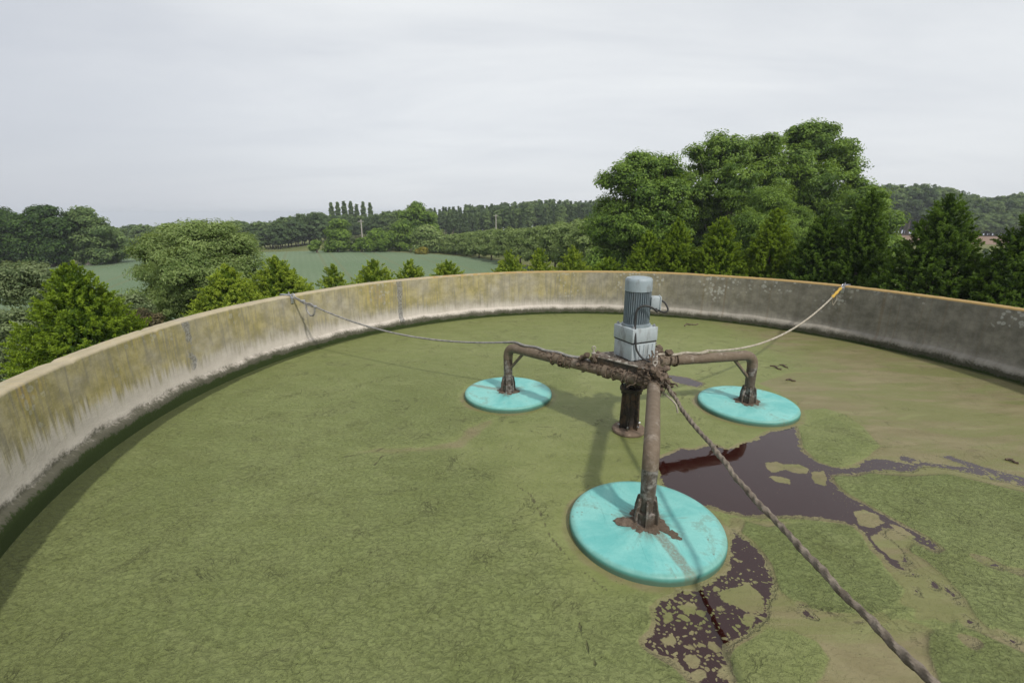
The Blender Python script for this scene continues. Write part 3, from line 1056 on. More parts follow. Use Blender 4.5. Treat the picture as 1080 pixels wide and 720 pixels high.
# ------------------------------------------------------------------ aerator materials
def float_material():
    t = NT('turquoise_float')
    co = t.coord()
    dist = t.n('ShaderNodeVectorMath', operation='LENGTH')
    flat = t.mapping(co, (1, 1, 0))
    t.link(flat, dist.inputs[0])
    r = dist.outputs['Value']
    sep = t.n('ShaderNodeSeparateXYZ')
    t.link(co, sep.inputs[0])
    ang = t.math('ARCTAN2', sep.outputs[1], sep.outputs[0])
    oi = t.n('ShaderNodeObjectInfo').outputs['Random']
    pol = t.n('ShaderNodeCombineXYZ')
    t.link(t.math('MULTIPLY', ang, 5.0), pol.inputs[0])
    t.link(t.math('MULTIPLY', r, 2.0), pol.inputs[1])
    t.link(t.math('MULTIPLY', oi, 20.0), pol.inputs[2])
    rad = t.noise(pol.outputs[0], 1.3, 5, .6)
    n = t.noise(co, 5, 5, .65)
    nf = t.noise(co, 40, 4, .7)
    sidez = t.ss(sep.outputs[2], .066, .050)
    nb = t.noise(t.mapping(co, (1, 1, 1), (0, 0, 0)), 3.4, 6, .68, .6)
    c = t.mix(t.ss(t.math('ADD', t.math('MULTIPLY', rad, .3), t.math('MULTIPLY', nb, .7)), .36, .62), (.120, .400, .380), (.205, .495, .462))
    n_l = t.noise(co, 2.2, 4, .6)
    c = t.mix(t.math('MULTIPLY', t.ss(n_l, .42, .66), .5), c, (.24, .52, .475))
    c = t.mix(t.math('MULTIPLY', t.ss(nf, .46, .70), .22), c, (.10, .33, .31))
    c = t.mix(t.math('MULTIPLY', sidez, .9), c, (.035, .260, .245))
    c = t.mix(t.math('MULTIPLY', t.ss(n, .55, .72), .35), c, (.20, .48, .45))
    # mud washed out from the arm foot
    md = t.math('ADD', r, t.math('MULTIPLY', t.math('SUBTRACT', n, .5), .42))
    md = t.math('ADD', md, t.math('MULTIPLY', t.math('SUBTRACT', rad, .5), .40))
    mm = t.math('MULTIPLY', t.ss(md, .27, .08), t.ss(nf, .3, .6, .35, 1.0))
    c = t.mix(t.math('MULTIPLY', mm, .8), c, (.15, .115, .08))
    c = t.mix(t.math('MULTIPLY', t.math('MULTIPLY', t.ss(rad, .60, .72), t.ss(n, .38, .6)), .45), c, (.15, .17, .13))
    dp = t.n('ShaderNodeVectorMath', operation='DOT_PRODUCT')
    t.link(co, dp.inputs[0])
    dp.inputs[1].default_value = (.975, .22, 0)
    dl = t.n('ShaderNodeVectorMath', operation='DOT_PRODUCT')
    t.link(co, dl.inputs[0])
    dl.inputs[1].default_value = (.22, -.975, 0)
    stk = t.math('ADD', t.math('ABSOLUTE', t.math('SUBTRACT', dp.outputs['Value'], .02)), t.math('MULTIPLY', t.math('SUBTRACT', n, .5), .07))
    stm = t.math('MULTIPLY', t.ss(stk, .065, .035), t.ss(dl.outputs['Value'], .10, .22))
    c = t.mix(t.math('MULTIPLY', stm, t.ss(nf, .30, .62, .30, .80)), c, (.17, .15, .11))
    scr = t.noise(t.mapping(co, (30, 1.5, 1), (0, 0, 0), (0, 0, .6)), 1.0, 4, .6)
    c = t.mix(t.math('MULTIPLY', t.ss(scr, .60, .68), .30), c, (.07, .27, .26))
    ring_ = t.math('ADD', r, t.math('MULTIPLY', t.math('SUBTRACT', n, .5), .10))
    c = t.mix(t.math('MULTIPLY', t.ss(ring_, .585, .63), .45), c, (.13, .25, .19))
    vsp = t.voronoi(t.mapping(co, (1, 1, 1), (3, 1, 0)), 13.0)
    c = t.mix(t.math('MULTIPLY', t.math('MULTIPLY', t.ss(vsp, .17, .08), t.ss(nb, .50, .62)), .75), c, (.14, .12, .08))
    c = t.mix(t.math('MULTIPLY', t.ss(t.math('ADD', nb, t.math('MULTIPLY', nf, .25)), .70, .80), .5), c, (.16, .24, .19))
    # slime on the rim near the liquid
    zz = t.math('ADD', sep.outputs[2], t.math('MULTIPLY', t.math('SUBTRACT', n, .5), .03))
    c = t.mix(t.math('MULTIPLY', t.ss(zz, .056, .020), .8), c, (.075, .110, .065))
    c = t.mix(t.math('MULTIPLY', t.ss(nf, .62, .75), .25), c, (.06, .2, .19))
    return t.done(t.principled(c, .5, .35, normal=t.bump(t.math('ADD', n, t.math('MULTIPLY', nf, .3)), .22, .01)))


def muddy_metal(name, a, b, mud=(.15, .115, .085), amount=.5, rough=.75, metal=0.0):
    t = NT(name)
    co = t.coord()
    n = t.noise(co, 5, 5, .65)
    n2 = t.noise(co, 22, 5, .65)
    nf = t.noise(co, 90, 3, .7)
    c = t.mix(t.ss(n2, .35, .65), a, b)
    c = t.mix(t.math('MULTIPLY', t.ss(t.math('ADD', n, t.math('MULTIPLY', nf, .25)), .72 - amount * .4, .80 - amount * .3), .9), c, t.mix(n2, (mud[0] * .6, mud[1] * .58, mud[2] * .55), mud))
    return t.done(t.principled(c, rough, .3, metal, normal=t.bump(t.math('ADD', n2, t.math('MULTIPLY', nf, .5)), .6, .008)))


def grease_paint(name, a, b, dirt=(.10, .09, .075)):
    t = NT(name)
    co = t.coord()
    n = t.noise(t.mapping(co, (1, 1, .35)), 9, 5, .65)
    n2 = t.noise(co, 50, 4, .7)
    sep = t.n('ShaderNodeSeparateXYZ')
    t.link(co, sep.inputs[0])
    c = t.mix(n, a, b)
    c = t.mix(t.math('MULTIPLY', t.ss(n, .50, .70), .6), c, dirt)
    c = t.mix(t.math('MULTIPLY', t.ss(n2, .60, .72), .4), c, dirt)
    return t.done(t.principled(c, .5, .4, normal=t.bump(n2, .2, .004)))


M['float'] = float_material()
M['pipe'] = muddy_metal('muddy_pipe', (.110, .086, .066), (.255, .215, .172), (.175, .135, .096), .66)
M['leg'] = muddy_metal('galvanised_leg', (.06, .05, .042), (.27, .25, .23), (.10, .075, .055), .5, .6, .0)
M['sludge'] = muddy_metal('dried_sludge', (.075, .055, .040), (.165, .125, .095), (.12, .09, .065), .5, .95)
M['plate'] = muddy_metal('gritty_plate', (.10, .082, .068), (.23, .20, .17), (.13, .105, .085), .6, .9)
M['plate_edge'] = muddy_metal('weathered_plate_edge', (.26, .235, .20), (.40, .37, .33), (.2, .17, .13), .3, .7)
M['column'] = muddy_metal('tarred_column', (.016, .014, .013), (.05, .042, .036), (.13, .09, .06), .35, .55)
M['rust'] = muddy_metal('rusty_flange', (.16, .11, .08), (.26, .20, .15), (.2, .15, .11), .5, .8)
M['motor'] = grease_paint('grey_blue_motor_paint', (.225, .275, .30), (.31, .365, .39))
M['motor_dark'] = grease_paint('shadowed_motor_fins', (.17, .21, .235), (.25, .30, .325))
M['gearbox'] = grease_paint('gearbox_paint', (.30, .345, .365), (.42, .465, .48))
M['rubber'] = NT('black_rubber').m
_t = NT('black_cable')
M['rubber'] = _t.done(_t.principled((.03, .03, .03), .6, .4))
_t = NT('galvanised_steel')
_n = _t.noise(_t.coord(), 30, 4)
M['steel'] = _t.done(_t.principled(_t.mix(_n, (.32, .33, .36), (.55, .56, .60)), .38, .5, .75))


def rope_material(name, a, b):
    t = NT(name)
    co = t.coord()
    n = t.noise(co, 14, 5, .65)
    nf = t.noise(co, 120, 3, .7)
    c = t.mix(t.ss(n, .3, .7), a, b)
    c = t.mix(t.math('MULTIPLY', t.ss(nf, .5, .7), .4), c, (.05, .04, .03))
    return t.done(t.principled(c, .9, .2, normal=t.bump(nf, .5, .004)))


M['rope_brown'] = rope_material('muddy_rope', (.10, .082, .062), (.235, .20, .16))
M['rope_grey'] = rope_material('grey_rope', (.16, .155, .15), (.32, .31, .29))
M['rope_pale'] = rope_material('pale_rope', (.27, .24, .19), (.44, .40, .33))
_t = NT('yellow_sleeve')
M['yellow'] = _t.done(_t.principled(_t.mix(_t.noise(_t.coord(), 20, 4), (.40, .24, .03), (.55, .36, .07)), .6, .3))

# ------------------------------------------------------------------ aerator
CEN = np.array([1.445, 5.262])
aer = empty('floating_aerator', (CEN[0], CEN[1], 0), 'three armed floating aerator with grey motor on turquoise disc floats in the green slurry', 'aerator')
C0 = Vector((CEN[0], CEN[1], 0))


def loc(p):
    """world -> aerator frame"""
    return Vector(p) - C0


def bez(a, b, c, n):
    return [a * (1 - s) ** 2 + b * 2 * s * (1 - s) + c * s * s for s in [i / n for i in range(n + 1)]]


ARM_Z, KNEE_Z = .805, .755
PR = .068
arm_lines = []
for fi, fc in enumerate(FLOATS):
    d = CEN - fc
    L = np.linalg.norm(d)
    a = math.atan2(d[1], d[0]) - math.radians(7.5)
    dv = Vector((math.cos(a), math.sin(a), 0))
    sv = Vector((-dv.y, dv.x, 0))
    foot = loc((fc[0], fc[1], FLOAT_TOP - .02))
    knee = loc((fc[0], fc[1], KNEE_Z))
    L2 = L * math.cos(math.radians(7.5)) + (.40 if fi != 2 else .52)
    end = knee + dv * L2 + Vector((0, 0, ARM_Z - KNEE_Z))
    arm_lines.append((knee, end, dv, sv))
    # float disc
    fobj = obj('float', None, None, aer) if False else None
    g = Geo()
    g.lathe((0, 0, 0), [(0, -.10), (FLOAT_R - .03, -.10), (FLOAT_R, -.07), (FLOAT_R, .045), (FLOAT_R - .006, .061), (FLOAT_R - .02, FLOAT_TOP), (FLOAT_R - .06, FLOAT_TOP + .003), (.3, FLOAT_TOP + .006), (.12, FLOAT_TOP + .007), (0, FLOAT_TOP + .007)], 96)
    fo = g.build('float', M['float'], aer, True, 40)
    fo.location = loc((fc[0], fc[1], 0))
    fo.rotation_euler = (random.uniform(-.006, .006), random.uniform(-.006, .006), random.uniform(0, 6.2) if fi != 2 else 0.0)
    # mud splashes on the float (raised crust)
    g = Geo()
    rr = np.random.default_rng(30 + fi)
    ptsl, rads = [], []
    for k in range(44):
        an = rr.uniform(0, 2 * PI)
        q = .11 + .045 * rr.random() ** 1.5
        ptsl.append((q * math.cos(an), q * math.sin(an), FLOAT_TOP + .006))
        rads.append(rr.uniform(.018, .032))
    if fi == 2:     # the two thick tongues of mud on the near float
        for k in range(34):
            f = k / 33
            ptsl.append((.07 + .13 * f + rr.normal(0, .012), -.03 - .19 * f + rr.normal(0, .018), FLOAT_TOP + .008))
            rads.append(rr.uniform(.022, .045) * (1.1 - .5 * f))
        for k in range(16):
            f = k / 15
            ptsl.append((-.10 - .13 * f + rr.normal(0, .01), .01 - .03 * f * f + rr.normal(0, .012), FLOAT_TOP + .010))
            rads.append(rr.uniform(.022, .045))
    g.lumps(ptsl, rads, 50 + fi, .35)
    mo = g.build('mud_crust', M['sludge'], aer)
    mo.location = fo.location
    # arm: inner run, bend and leg
    bend = .17
    k1 = knee + dv * bend
    k1.z = KNEE_Z + (ARM_Z - KNEE_Z) * bend / L2
    k0 = knee - Vector((0, 0, bend))
    pts = [end + (k1 - end) * (i / 26) for i in range(26)] + bez(k1, knee, k0, 10)
    g = Geo()
    g.tube(pts, PR, 22, cap=True)
    # clamp collar and flange by the hub
    g.lathe(end.lerp(knee, .26), [(PR, -.03), (PR + .018, -.03), (PR + .018, .03), (PR, .03)], 22, axis=dv)
    arm = g.build('arm', M['pipe'], aer)
    g = Geo()
    npt = 12
    lp = [k0 + (foot - k0) * (i / npt) for i in range(npt + 1)]
    g.tube(lp, [PR * (.985 - .13 * i / npt) for i in range(npt + 1)], 20)
    g.build('leg', M['leg'], arm)
    # short diagonal brace in the corner of the bend
    g = Geo()
    b0 = knee + dv * .30 + Vector((0, 0, -.045))
    b1 = knee + dv * .035 + Vector((0, 0, -.33))
    g.tube([b0, b0.lerp(b1, .5), b1], [.024, .022, .024], 8)
    g.build('brace', M['pipe'], arm)
    # foot: sleeve with gusset fins bolted to the float
    g = Geo()
    g.lathe(foot, [(0, .0), (.108, .0), (.108, .028), (.085, .03), (.085, .13), (.062, .14)], 20)
    for q in range(6):
        an = q * PI / 3 + .3
        R3 = Matrix.Rotation(an, 3, 'Z')
        vs = [(.05, -.009, .02), (.112, -.009, .02), (.106, -.009, .15), (.085, -.009, .25), (.05, -.009, .26)]
        vs = vs + [(x, .009, z) for x, y, z in vs]
        g.add([foot + R3 @ Vector(p) for p in vs], [(0, 1, 2, 3, 4), (9, 8, 7, 6, 5), (0, 5, 6, 1), (1, 6, 7, 2), (2, 7, 8, 3), (3, 8, 9, 4), (4, 9, 5, 0)])
    g.build('foot_bracket', M['leg'], aer)
    # sludge, rags and rope turns caught on the arm
    g = Geo()
    rr = np.random.default_rng(60 + fi)
    rnd = random.Random(60 + fi)
    lo, hi, cnt = [(.02, .72, 250), (.02, .52, 170), (.0, .34, 120)][fi]
    ptsl, rads = [], []
    for k in range(cnt):
        f = lo + (hi - lo) * rr.random() ** 1.25
        an = rr.normal(0, .62)
        p = end.lerp(knee, f) + Vector((0, 0, 1)) * math.cos(an) * PR * 1.0 + sv * math.sin(an) * PR * 1.0
        ptsl.append(tuple(p))
        rads.append((.007 + .024 * rr.random() ** 2.2) * (1.15 - .5 * f) * (1 if fi == 0 else .8 if f < .3 else .55))
    g.lumps(ptsl, rads, 90 + fi, .6)
    for k in range(int(cnt * .06)):
        f = lo + (hi - lo) * rr.random()
        s0 = end.lerp(knee, f)
        pp = []
        ph = rnd.uniform(0, 6.28)
        turns = rnd.uniform(.4, 1.3)
        for q in range(12):
            aq = ph + q / 11 * turns * 2 * PI
            rad_ = PR + rnd.uniform(.004, .022)
            pp.append(s0 + dv * (q / 11 * rnd.uniform(.02, .06) - .03) + (Vector((0, 0, 1)) * math.cos(aq) + sv * math.sin(aq)) * rad_)
        g.tube(pp, rnd.uniform(.005, .012), 6, wob=.3, seed=k)
    g.build('dried_sludge', M['sludge'], arm)

# deck plate over the triangle of arms
V3 = []
for i in range(3):
    (k, e, d, s), (k2, e2, d2, s2) = arm_lines[i], arm_lines[(i + 1) % 3]
    A = np.array([[d.x, -d2.x], [d.y, -d2.y]])
    t_ = np.linalg.solve(A, np.array([k2.x - k.x, k2.y - k.y]))
    V3.append(np.array([k.x + d.x * t_[0], k.y + d.y * t_[0]]))
V3 = np.array(V3)
cc = V3.mean(0)
order = np.argsort([math.atan2(*(v - cc)[::-1]) for v in V3])
V3 = V3[order]
poly = []
for i in range(3):
    a, b, c_ = V3[i - 1], V3[i], V3[(i + 1) % 3]
    big = cc + (b - cc) * 1.12
    for other in (a, c_):
        o2 = cc + (other - cc) * 1.12
        poly.append(big + (o2 - big) * .11)
g = Geo()
g.prism([tuple(p) for p in poly], .945, .957)
plate = g.build('deck_plate', M['plate_edge'], aer, False)
g = Geo()
rr = np.random.default_rng(5)
ptsl, rads = [], []
pc = np.array(poly)
while len(ptsl) < 420:
    p = np.array([rr.uniform(pc[:, 0].min(), pc[:, 0].max()), rr.uniform(pc[:, 1].min(), pc[:, 1].max())])
    if sd_poly(p[None], pc)[0] < .02:
        continue
    ptsl.append((p[0], p[1], .957))
    rads.append(rr.uniform(.008, .028))
g.lumps(ptsl, rads, 4, .45)
g.build('sludge_crust', M['plate'], plate)
# ribs and packing between plate and arms
g = Geo()
for i in range(3):
    a, b = V3[i], V3[(i + 1) % 3]
    m_ = (a + b) / 2
    an = math.atan2(b[1] - a[1], b[0] - a[0])
    g.box((m_[0], m_[1], .905), (.62, .05, .08), Matrix.Rotation(an, 3, 'Z'))
g.build('support_frame', M['column'], aer, False)
# sludge hanging at the hub corner by the front arm
g = Geo()
ptsl, rads = [], []
hub = arm_lines[0][1]
for k in range(150):
    ptsl.append((hub.x + rr.normal(.03, .06), hub.y + rr.normal(.10, .08), rr.uniform(.74, .97)))
    rads.append(rr.uniform(.014, .042))
for k in range(70):
    v_ = V3[rr.integers(3)]
    ptsl.append((v_[0] * .9 + rr.normal(0, .09), v_[1] * .9 + rr.normal(0, .09), rr.uniform(.80, .95)))
    rads.append(rr.uniform(.02, .05))
g.lumps(ptsl, rads, 8, 1.0)
rnd = random.Random(12)
for k in range(46):
    p = Vector((hub.x + rnd.gauss(.02, .06), hub.y + rnd.gauss(.10, .09), rnd.uniform(.76, .98)))
    pp = [p]
    dr = Vector((rnd.gauss(0, 1), rnd.gauss(0, 1), rnd.gauss(-.4, .6))).normalized()
    for q in range(7):
        dr = (dr + Vector((rnd.gauss(0, .5), rnd.gauss(0, .5), rnd.gauss(-.15, .4)))).normalized()
        pp.append(pp[-1] + dr * .03)
    g.tube(pp, rnd.uniform(.005, .011), 5, wob=.3, seed=k)
g.build('dried_sludge', M['sludge'], aer)
# eye bolts on the deck corners
for i, v_ in enumerate(V3):
    p = cc + (v_ - cc) * (.93 if i else .98)
    g = Geo()
    g.lathe((p[0], p[1], .957), [(0, 0), (.028, 0), (.028, .018), (.012, .02), (.012, .05), (0, .05)], 10)
    ring = [Vector((p[0] + .022 * math.cos(a_), p[1], .075 + .957 - .0 + .022 * math.sin(a_))) for a_ in [q * PI / 8 for q in range(17)]]
    g.tube(ring, .007, 6)
    g.build('eye_bolt', M['plate_edge'], aer)

# central column
g = Geo()
g.lathe((0, 0, 0), [(0, .045), (.072, .045), (.072, .56), (.082, .57), (.082, .95), (0, .95)], 24)
for q in range(6):
    an = q * PI / 3 + .15
    R3 = Matrix.Rotation(an, 3, 'Z')
    vs = [(.06, -.008, .05), (.128, -.008, .05), (.112, -.008, .54), (.06, -.008, .54)]
    vs = vs + [(x, .008, z) for x, y, z in vs]
    g.add([R3 @ Vector(p) for p in vs], [(0, 1, 2, 3), (7, 6, 5, 4), (0, 4, 5, 1), (1, 5, 6, 2), (2, 6, 7, 3), (3, 7, 4, 0)])
g.lathe((0, 0, .54), [(0, 0), (.132, 0), (.136, .006), (.136, .04), (.13, .046), (0, .046)], 24)
for q in range(8):
    an = q * PI / 4 + .2
    g.lathe((.118 * math.cos(an), .118 * math.sin(an), .51), [(0, 0), (.013, 0), (.013, .10), (0, .10)], 6)
colm = g.build('column', M['column'], aer)
g = Geo()
g.lathe((0, 0, 0), [(0, .0), (.195, .0), (.203, .012), (.203, .03), (.195, .042), (.10, .048), (0, .048)], 40)
g.build('base_flange', M['rust'], colm)
for q in range(6):
    an = q * PI / 3 + .15
    x, y = .133 * math.cos(an), .133 * math.sin(an)
    g = Geo()
    g.lathe((x, y, .10), [(0, -.012), (.010, -.012), (.010, .012), (0, .012)], 8, axis=(math.cos(an), math.sin(an), 0))
    g.build('bolt', M['steel'], colm)

# motor and gearbox
MR = Matrix.Rotation(math.radians(24), 3, 'Z')
DZ = .972
g = Geo()
g.bevel_box((0, 0, DZ + .10), (.34, .34, .20), .014, MR)
g.bevel_box((0, 0, DZ + .295), (.36, .36, .165), .014, MR)
g.bevel_box(MR @ Vector((.10, 0, DZ + .20)), (.17, .27, .35), .02, MR)
for sx in (-1, 1):
    for q in range(5):
        p = MR @ Vector((-.12 + .06 * q, .172 * sx, DZ + .10))
        g.bevel_box(p, (.014, .012, .17), .003, MR, 1)
gear = g.build('gearbox', M['gearbox'], aer)
g = Geo()
g.box((0, 0, DZ + .2065), (.343, .343, .012), MR)
g.build('gasket', M['rubber'], gear, False)
for sx in (-1, 1):
    for sy in (-1, 1):
        g = Geo()
        p = MR @ Vector((.145 * sx, .145 * sy, DZ + .376))
        g.lathe(p, [(0, 0), (.018, 0), (.018, .016), (.010, .018), (.010, .03), (0, .03)], 6)
        g.build('bolt', M['steel'], gear)
MB = DZ + .378
g = Geo()
g.lathe((0, 0, MB), [(0, 0), (.165, 0), (.165, .022), (.132, .03), (.126, .04), (.126, .42), (0, .42)], 40)
for q in range(36):
    an = 2 * PI * q / 36
    p = Vector((.136 * math.cos(an), .136 * math.sin(an), MB + .215))
    g.box(p, (.026, .0055, .36), Matrix.Rotation(an, 3, 'Z'))
motor = g.build('motor', M['motor_dark'], aer)
g = Geo()
g.lathe((0, 0, MB + .40), [(.150, 0), (.154, .004), (.154, .115), (.150, .136), (.138, .150), (.105, .158), (0, .162)], 44)
g.lathe((0, 0, MB + .40), [(.150, 0), (.146, 0), (.146, .02)], 44)
fan = g.build('fan_cover', M['motor'], motor)
g = Geo()
ta = math.radians(-8)
TR = Matrix.Rotation(ta, 3, 'Z')
g.bevel_box(TR @ Vector((.19, -.02, MB + .27)), (.10, .13, .145), .01, TR)
g.bevel_box(TR @ Vector((.244, -.02, MB + .27)), (.014, .142, .156), .005, TR)
tb = g.build('terminal_box', M['gearbox'], motor)
g = Geo()
q0 = TR @ Vector((.20, -.085, MB + .215))
cab = [q0, q0 + Vector((0, -.03, -.03)), Vector((.13, -.185, MB + .23)), Vector((.05, -.195, MB + .262)), Vector((-.02, -.19, MB + .245)), Vector((-.055, -.185, MB + .19)), Vector((-.06, -.19, MB + .05)), Vector((-.055, -.235, DZ + .25)), Vector((-.04, -.24, DZ + .15)), Vector((.02, -.255, DZ + .06)), Vector((.10, -.29, DZ + .02)), Vector((.15, -.28, DZ + .012))]


def spline(pts, n=8):
    out = []
    P = [Vector(p) for p in pts]
    for i in range(len(P) - 1):
        p0, p1, p2, p3 = P[max(i - 1, 0)], P[i], P[i + 1], P[min(i + 2, len(P) - 1)]
        for q in range(n):
            t = q / n
            out.append(.5 * (2 * p1 + (p2 - p0) * t + (2 * p0 - 5 * p1 + 4 * p2 - p3) * t * t + (3 * p1 - p0 - 3 * p2 + p3) * t ** 3))
    out.append(P[-1])
    return out


g.tube(spline(cab), .0115, 8)
g.tube(spline([TR @ Vector((.25, -.02, MB + .30)), TR @ Vector((.30, -.03, MB + .27)), TR @ Vector((.335, -.05, MB + .20)), TR @ Vector((.30, -.06, MB + .17)), TR @ Vector((.225, -.06, MB + .19))]), .010, 8)
g.build('power_cable', M['rubber'], motor)
# pale cord hanging from the deck corner
g = Geo()
c0 = V3[np.argmin(V3[:, 1])]
cordp = [Vector((c0[0] + .045, c0[1] + .05, .985)), Vector((c0[0] + .055, c0[1] + .0, .95)), Vector((c0[0] + .05, c0[1] - .02, .84)), Vector((c0[0] + .06, c0[1] - .03, .74)), Vector((c0[0] + .13, c0[1] - .05, .68)), Vector((c0[0] + .22, c0[1] - .10, .60)), Vector((c0[0] + .25, c0[1] - .11, .50))]
g.tube(spline(cordp), .010, 8, lobes=3, depth=.12, pitch=.03)
g.build('tie_cord', M['rope_pale'], aer)


# ------------------------------------------------------------------ mooring ropes and wall brackets
def sag_line(a, b, sag, n):
    a, b = Vector(a), Vector(b)
    return [a.lerp(b, i / n) + Vector((0, 0, -4 * sag * (i / n) * (1 - i / n))) for i in range(n + 1)]


def wall_frame(p):
    n = Vector((TANK[0] - p[0], TANK[1] - p[1], 0)).normalized()      # towards the tank centre
    t_ = Vector((-n.y, n.x, 0))
    return n, t_, Matrix((n, t_, Vector((0, 0, 1)))).transposed()


pL = on_ring(306, 311, RIN + .02)
pR = on_ring(890, 303, RIN + .02)
pL[2] = pR[2] = RIM
KN = [Vector((C0.x + k.x, C0.y + k.y, 0)) for k, e, d, s in arm_lines]


def bracket(name, p, label):
    n, t_, R3 = wall_frame(p)
    root = empty(name, (p[0], p[1], RIM), label, 'rope bracket', 'rope brackets on the tank rim')
    g = Geo()
    g.bevel_box(R3 @ Vector((-.10, 0, .012)), (.30, .06, .012), .003, R3)
    g.bevel_box(R3 @ Vector((.036, 0, -.07)), (.012, .06, .15), .003, R3)
    g.bevel_box(R3 @ Vector((-.245, 0, -.07)), (.012, .06, .15), .003, R3)
    g.build('strap', M['steel'], root)
    g = Geo()
    g.lathe(R3 @ Vector((-.03, 0, .02)), [(0, 0), (.022, 0), (.022, .018), (.011, .02), (.011, .05), (0, .05)], 8)
    g.build('bolt', M['steel'], root)
    g = Geo()
    ring = [R3 @ Vector((.075 + .042 * math.cos(a_), 0, .002 + .042 * math.sin(a_))) for a_ in [q * PI / 9 for q in range(19)]]
    g.tube(ring, .010, 8)
    g.build('shackle', M['steel'], root)
    return root, n, t_


bL, nL, tL = bracket('rope_bracket', pL, 'galvanised bracket clamped on the lichened rim, holding the grey rope left of the motor')
bR, nR, tR = bracket('rope_bracket', pR, 'galvanised bracket clamped on the dark rim, holding the pale rope with yellow sleeve')

# left rope: bracket -> doubled tail -> eye -> along to the first arm
a0 = Vector((pL[0], pL[1], RIM - .01)) + nL * .11
k1w = KN[0] + Vector((0, 0, .84))
e1 = Vector(on_y(531, 361, 6.50))
eye = a0.lerp(e1, .115) + Vector((0, 0, -.10))
root = empty('mooring_rope', tuple(a0), 'grey mooring rope with a thimble eye, sagging from the left rim to the far float', 'rope', 'mooring ropes of the aerator')
O = a0.copy()
g = Geo()
pl = sag_line(eye, e1, .20, 150)
g.tube([p - O for p in pl], .0145, 10, lobes=3, depth=.16, pitch=.05)
arm1 = arm_lines[0]
# coated tail running along the top of the arm
tailp = [e1]
for i in range(1, 30):
    f = i / 29
    q = (arm1[0] + C0).lerp(arm1[1] + C0, .02 + .62 * f) + Vector((0, 0, PR + .015)) + arm1[3] * (.02 * math.sin(f * 23))
    tailp.append(q)
g.tube([p - O for p in tailp], .017, 8, lobes=3, depth=.16, pitch=.05)
g.build('rope', M['rope_grey'], root)
g = Geo()
vdir = (eye - a0)
dd_ = vdir.normalized()
dn_ = Vector((0, 0, -1)) - dd_ * dd_.dot(Vector((0, 0, -1)))
dn_.normalize()
g.tube([Vector((0, 0, 0)), vdir * .5 + Vector((0, 0, -.015)), vdir], .013, 8, lobes=3, depth=.16, pitch=.05)
g.tube([Vector((.0, 0, -.02)), vdir * .5 + Vector((0, 0, -.045)), vdir * .92 + Vector((0, 0, -.02))], .013, 8, lobes=3, depth=.16, pitch=.05)
loopp = [vdir, vdir + dd_ * .02 + dn_ * .06, vdir + dd_ * .0 + dn_ * .17, vdir - dd_ * .09 + dn_ * .21, vdir - dd_ * .19 + dn_ * .13, vdir - dd_ * .20 + dn_ * .03, vdir - dd_ * .10 - dn_ * .015, vdir]
g.tube(spline(loopp), .016, 8, lobes=3, depth=.16, pitch=.05)
g.build('eye_splice', M['rope_grey'], root)
g = Geo()
g.bevel_box(vdir + dd_ * .03, (.05, .03, .05), .006)
g.build('rope_clip', M['steel'], root)
g = Geo()
g.bevel_box(vdir * .45, (.07, .035, .035), .006)
g.build('rope_clip', M['steel'], root)

# right rope: bracket -> sleeve -> second arm
a0 = Vector((pR[0], pR[1], RIM - .01)) + nR * .11
e2 = (arm_lines[1][0] + C0).lerp(arm_lines[1][1] + C0, .31) + Vector((0, 0, PR + .03))
root = empty('mooring_rope', tuple(a0), 'pale mooring rope with yellow sleeve, sagging from the dark right rim to the aerator', 'rope', 'mooring ropes of the aerator')
O = a0.copy()
g = Geo()
pl = sag_line(a0, e2, .36, 170)
g.tube([p - O for p in pl], .0155, 10, lobes=3, depth=.16, pitch=.05)
q2 = arm_lines[1]
tailp = [e2]
for i in range(1, 30):
    f = i / 29
    q = (q2[0] + C0).lerp(q2[1] + C0, .34 + .40 * f) + Vector((0, 0, PR + .012)) + q2[3] * (.025 * math.sin(f * 17))
    tailp.append(q)
g.tube([p - O for p in tailp[:1] + tailp[1:]], .017, 8, lobes=3, depth=.16, pitch=.05)
g.build('rope', M['rope_pale'], root)
g = Geo()
g.tube([p - O for p in pl[2:18]], [.026 + .006 * math.sin(i * 1.1) for i in range(16)], 10)
g.build('sleeve', M['yellow'], root)
g = Geo()
sdir = (pl[18] - pl[0]).normalized()
lp = pl[10] - O
g.tube(spline([lp, lp + Vector((.03, 0, -.10)), lp + Vector((.0, .02, -.24)), lp + Vector((-.05, .0, -.16)), pl[18] - O]), .009, 7)
g.build('hanging_loop', M['rope_pale'], root)

# front rope: hub -> over the near side of the tank
hubw = Vector((CEN[0], CEN[1], 0)) + arm_lines[0][1]
r0 = Vector(on_y(701, 404, 4.85))
# far end fixed to the rim behind the photographer's right
r_end = Vector((TANK[0] + (RIN) * math.cos(math.radians(-90)), TANK[1] + RIN * math.sin(math.radians(-90)), RIM))
FR_END, FR_SAG = r_end, .24
root = empty('mooring_rope', tuple(r0), 'thick muddy brown mooring rope slanting from the hub to the near right edge', 'rope', 'mooring ropes of the aerator')
O = r0.copy()
pl = sag_line(r0, r_end, FR_SAG, 760)
pl = [p + Vector((.006 * math.sin(i * .043) + .003 * math.sin(i * .117 + 1), 0, .006 * math.sin(i * .031 + 2) + .003 * math.sin(i * .149))) for i, p in enumerate(pl)]
g = Geo()
g.tube([p - O for p in pl], [.0205 * (1 + .07 * math.sin(i * .071) + .06 * math.sin(i * .23 + 1)) for i in range(len(pl))], 14, lobes=3, depth=.13, pitch=.085, wob=.05)
g.build('rope', M['rope_brown'], root)
g = Geo()
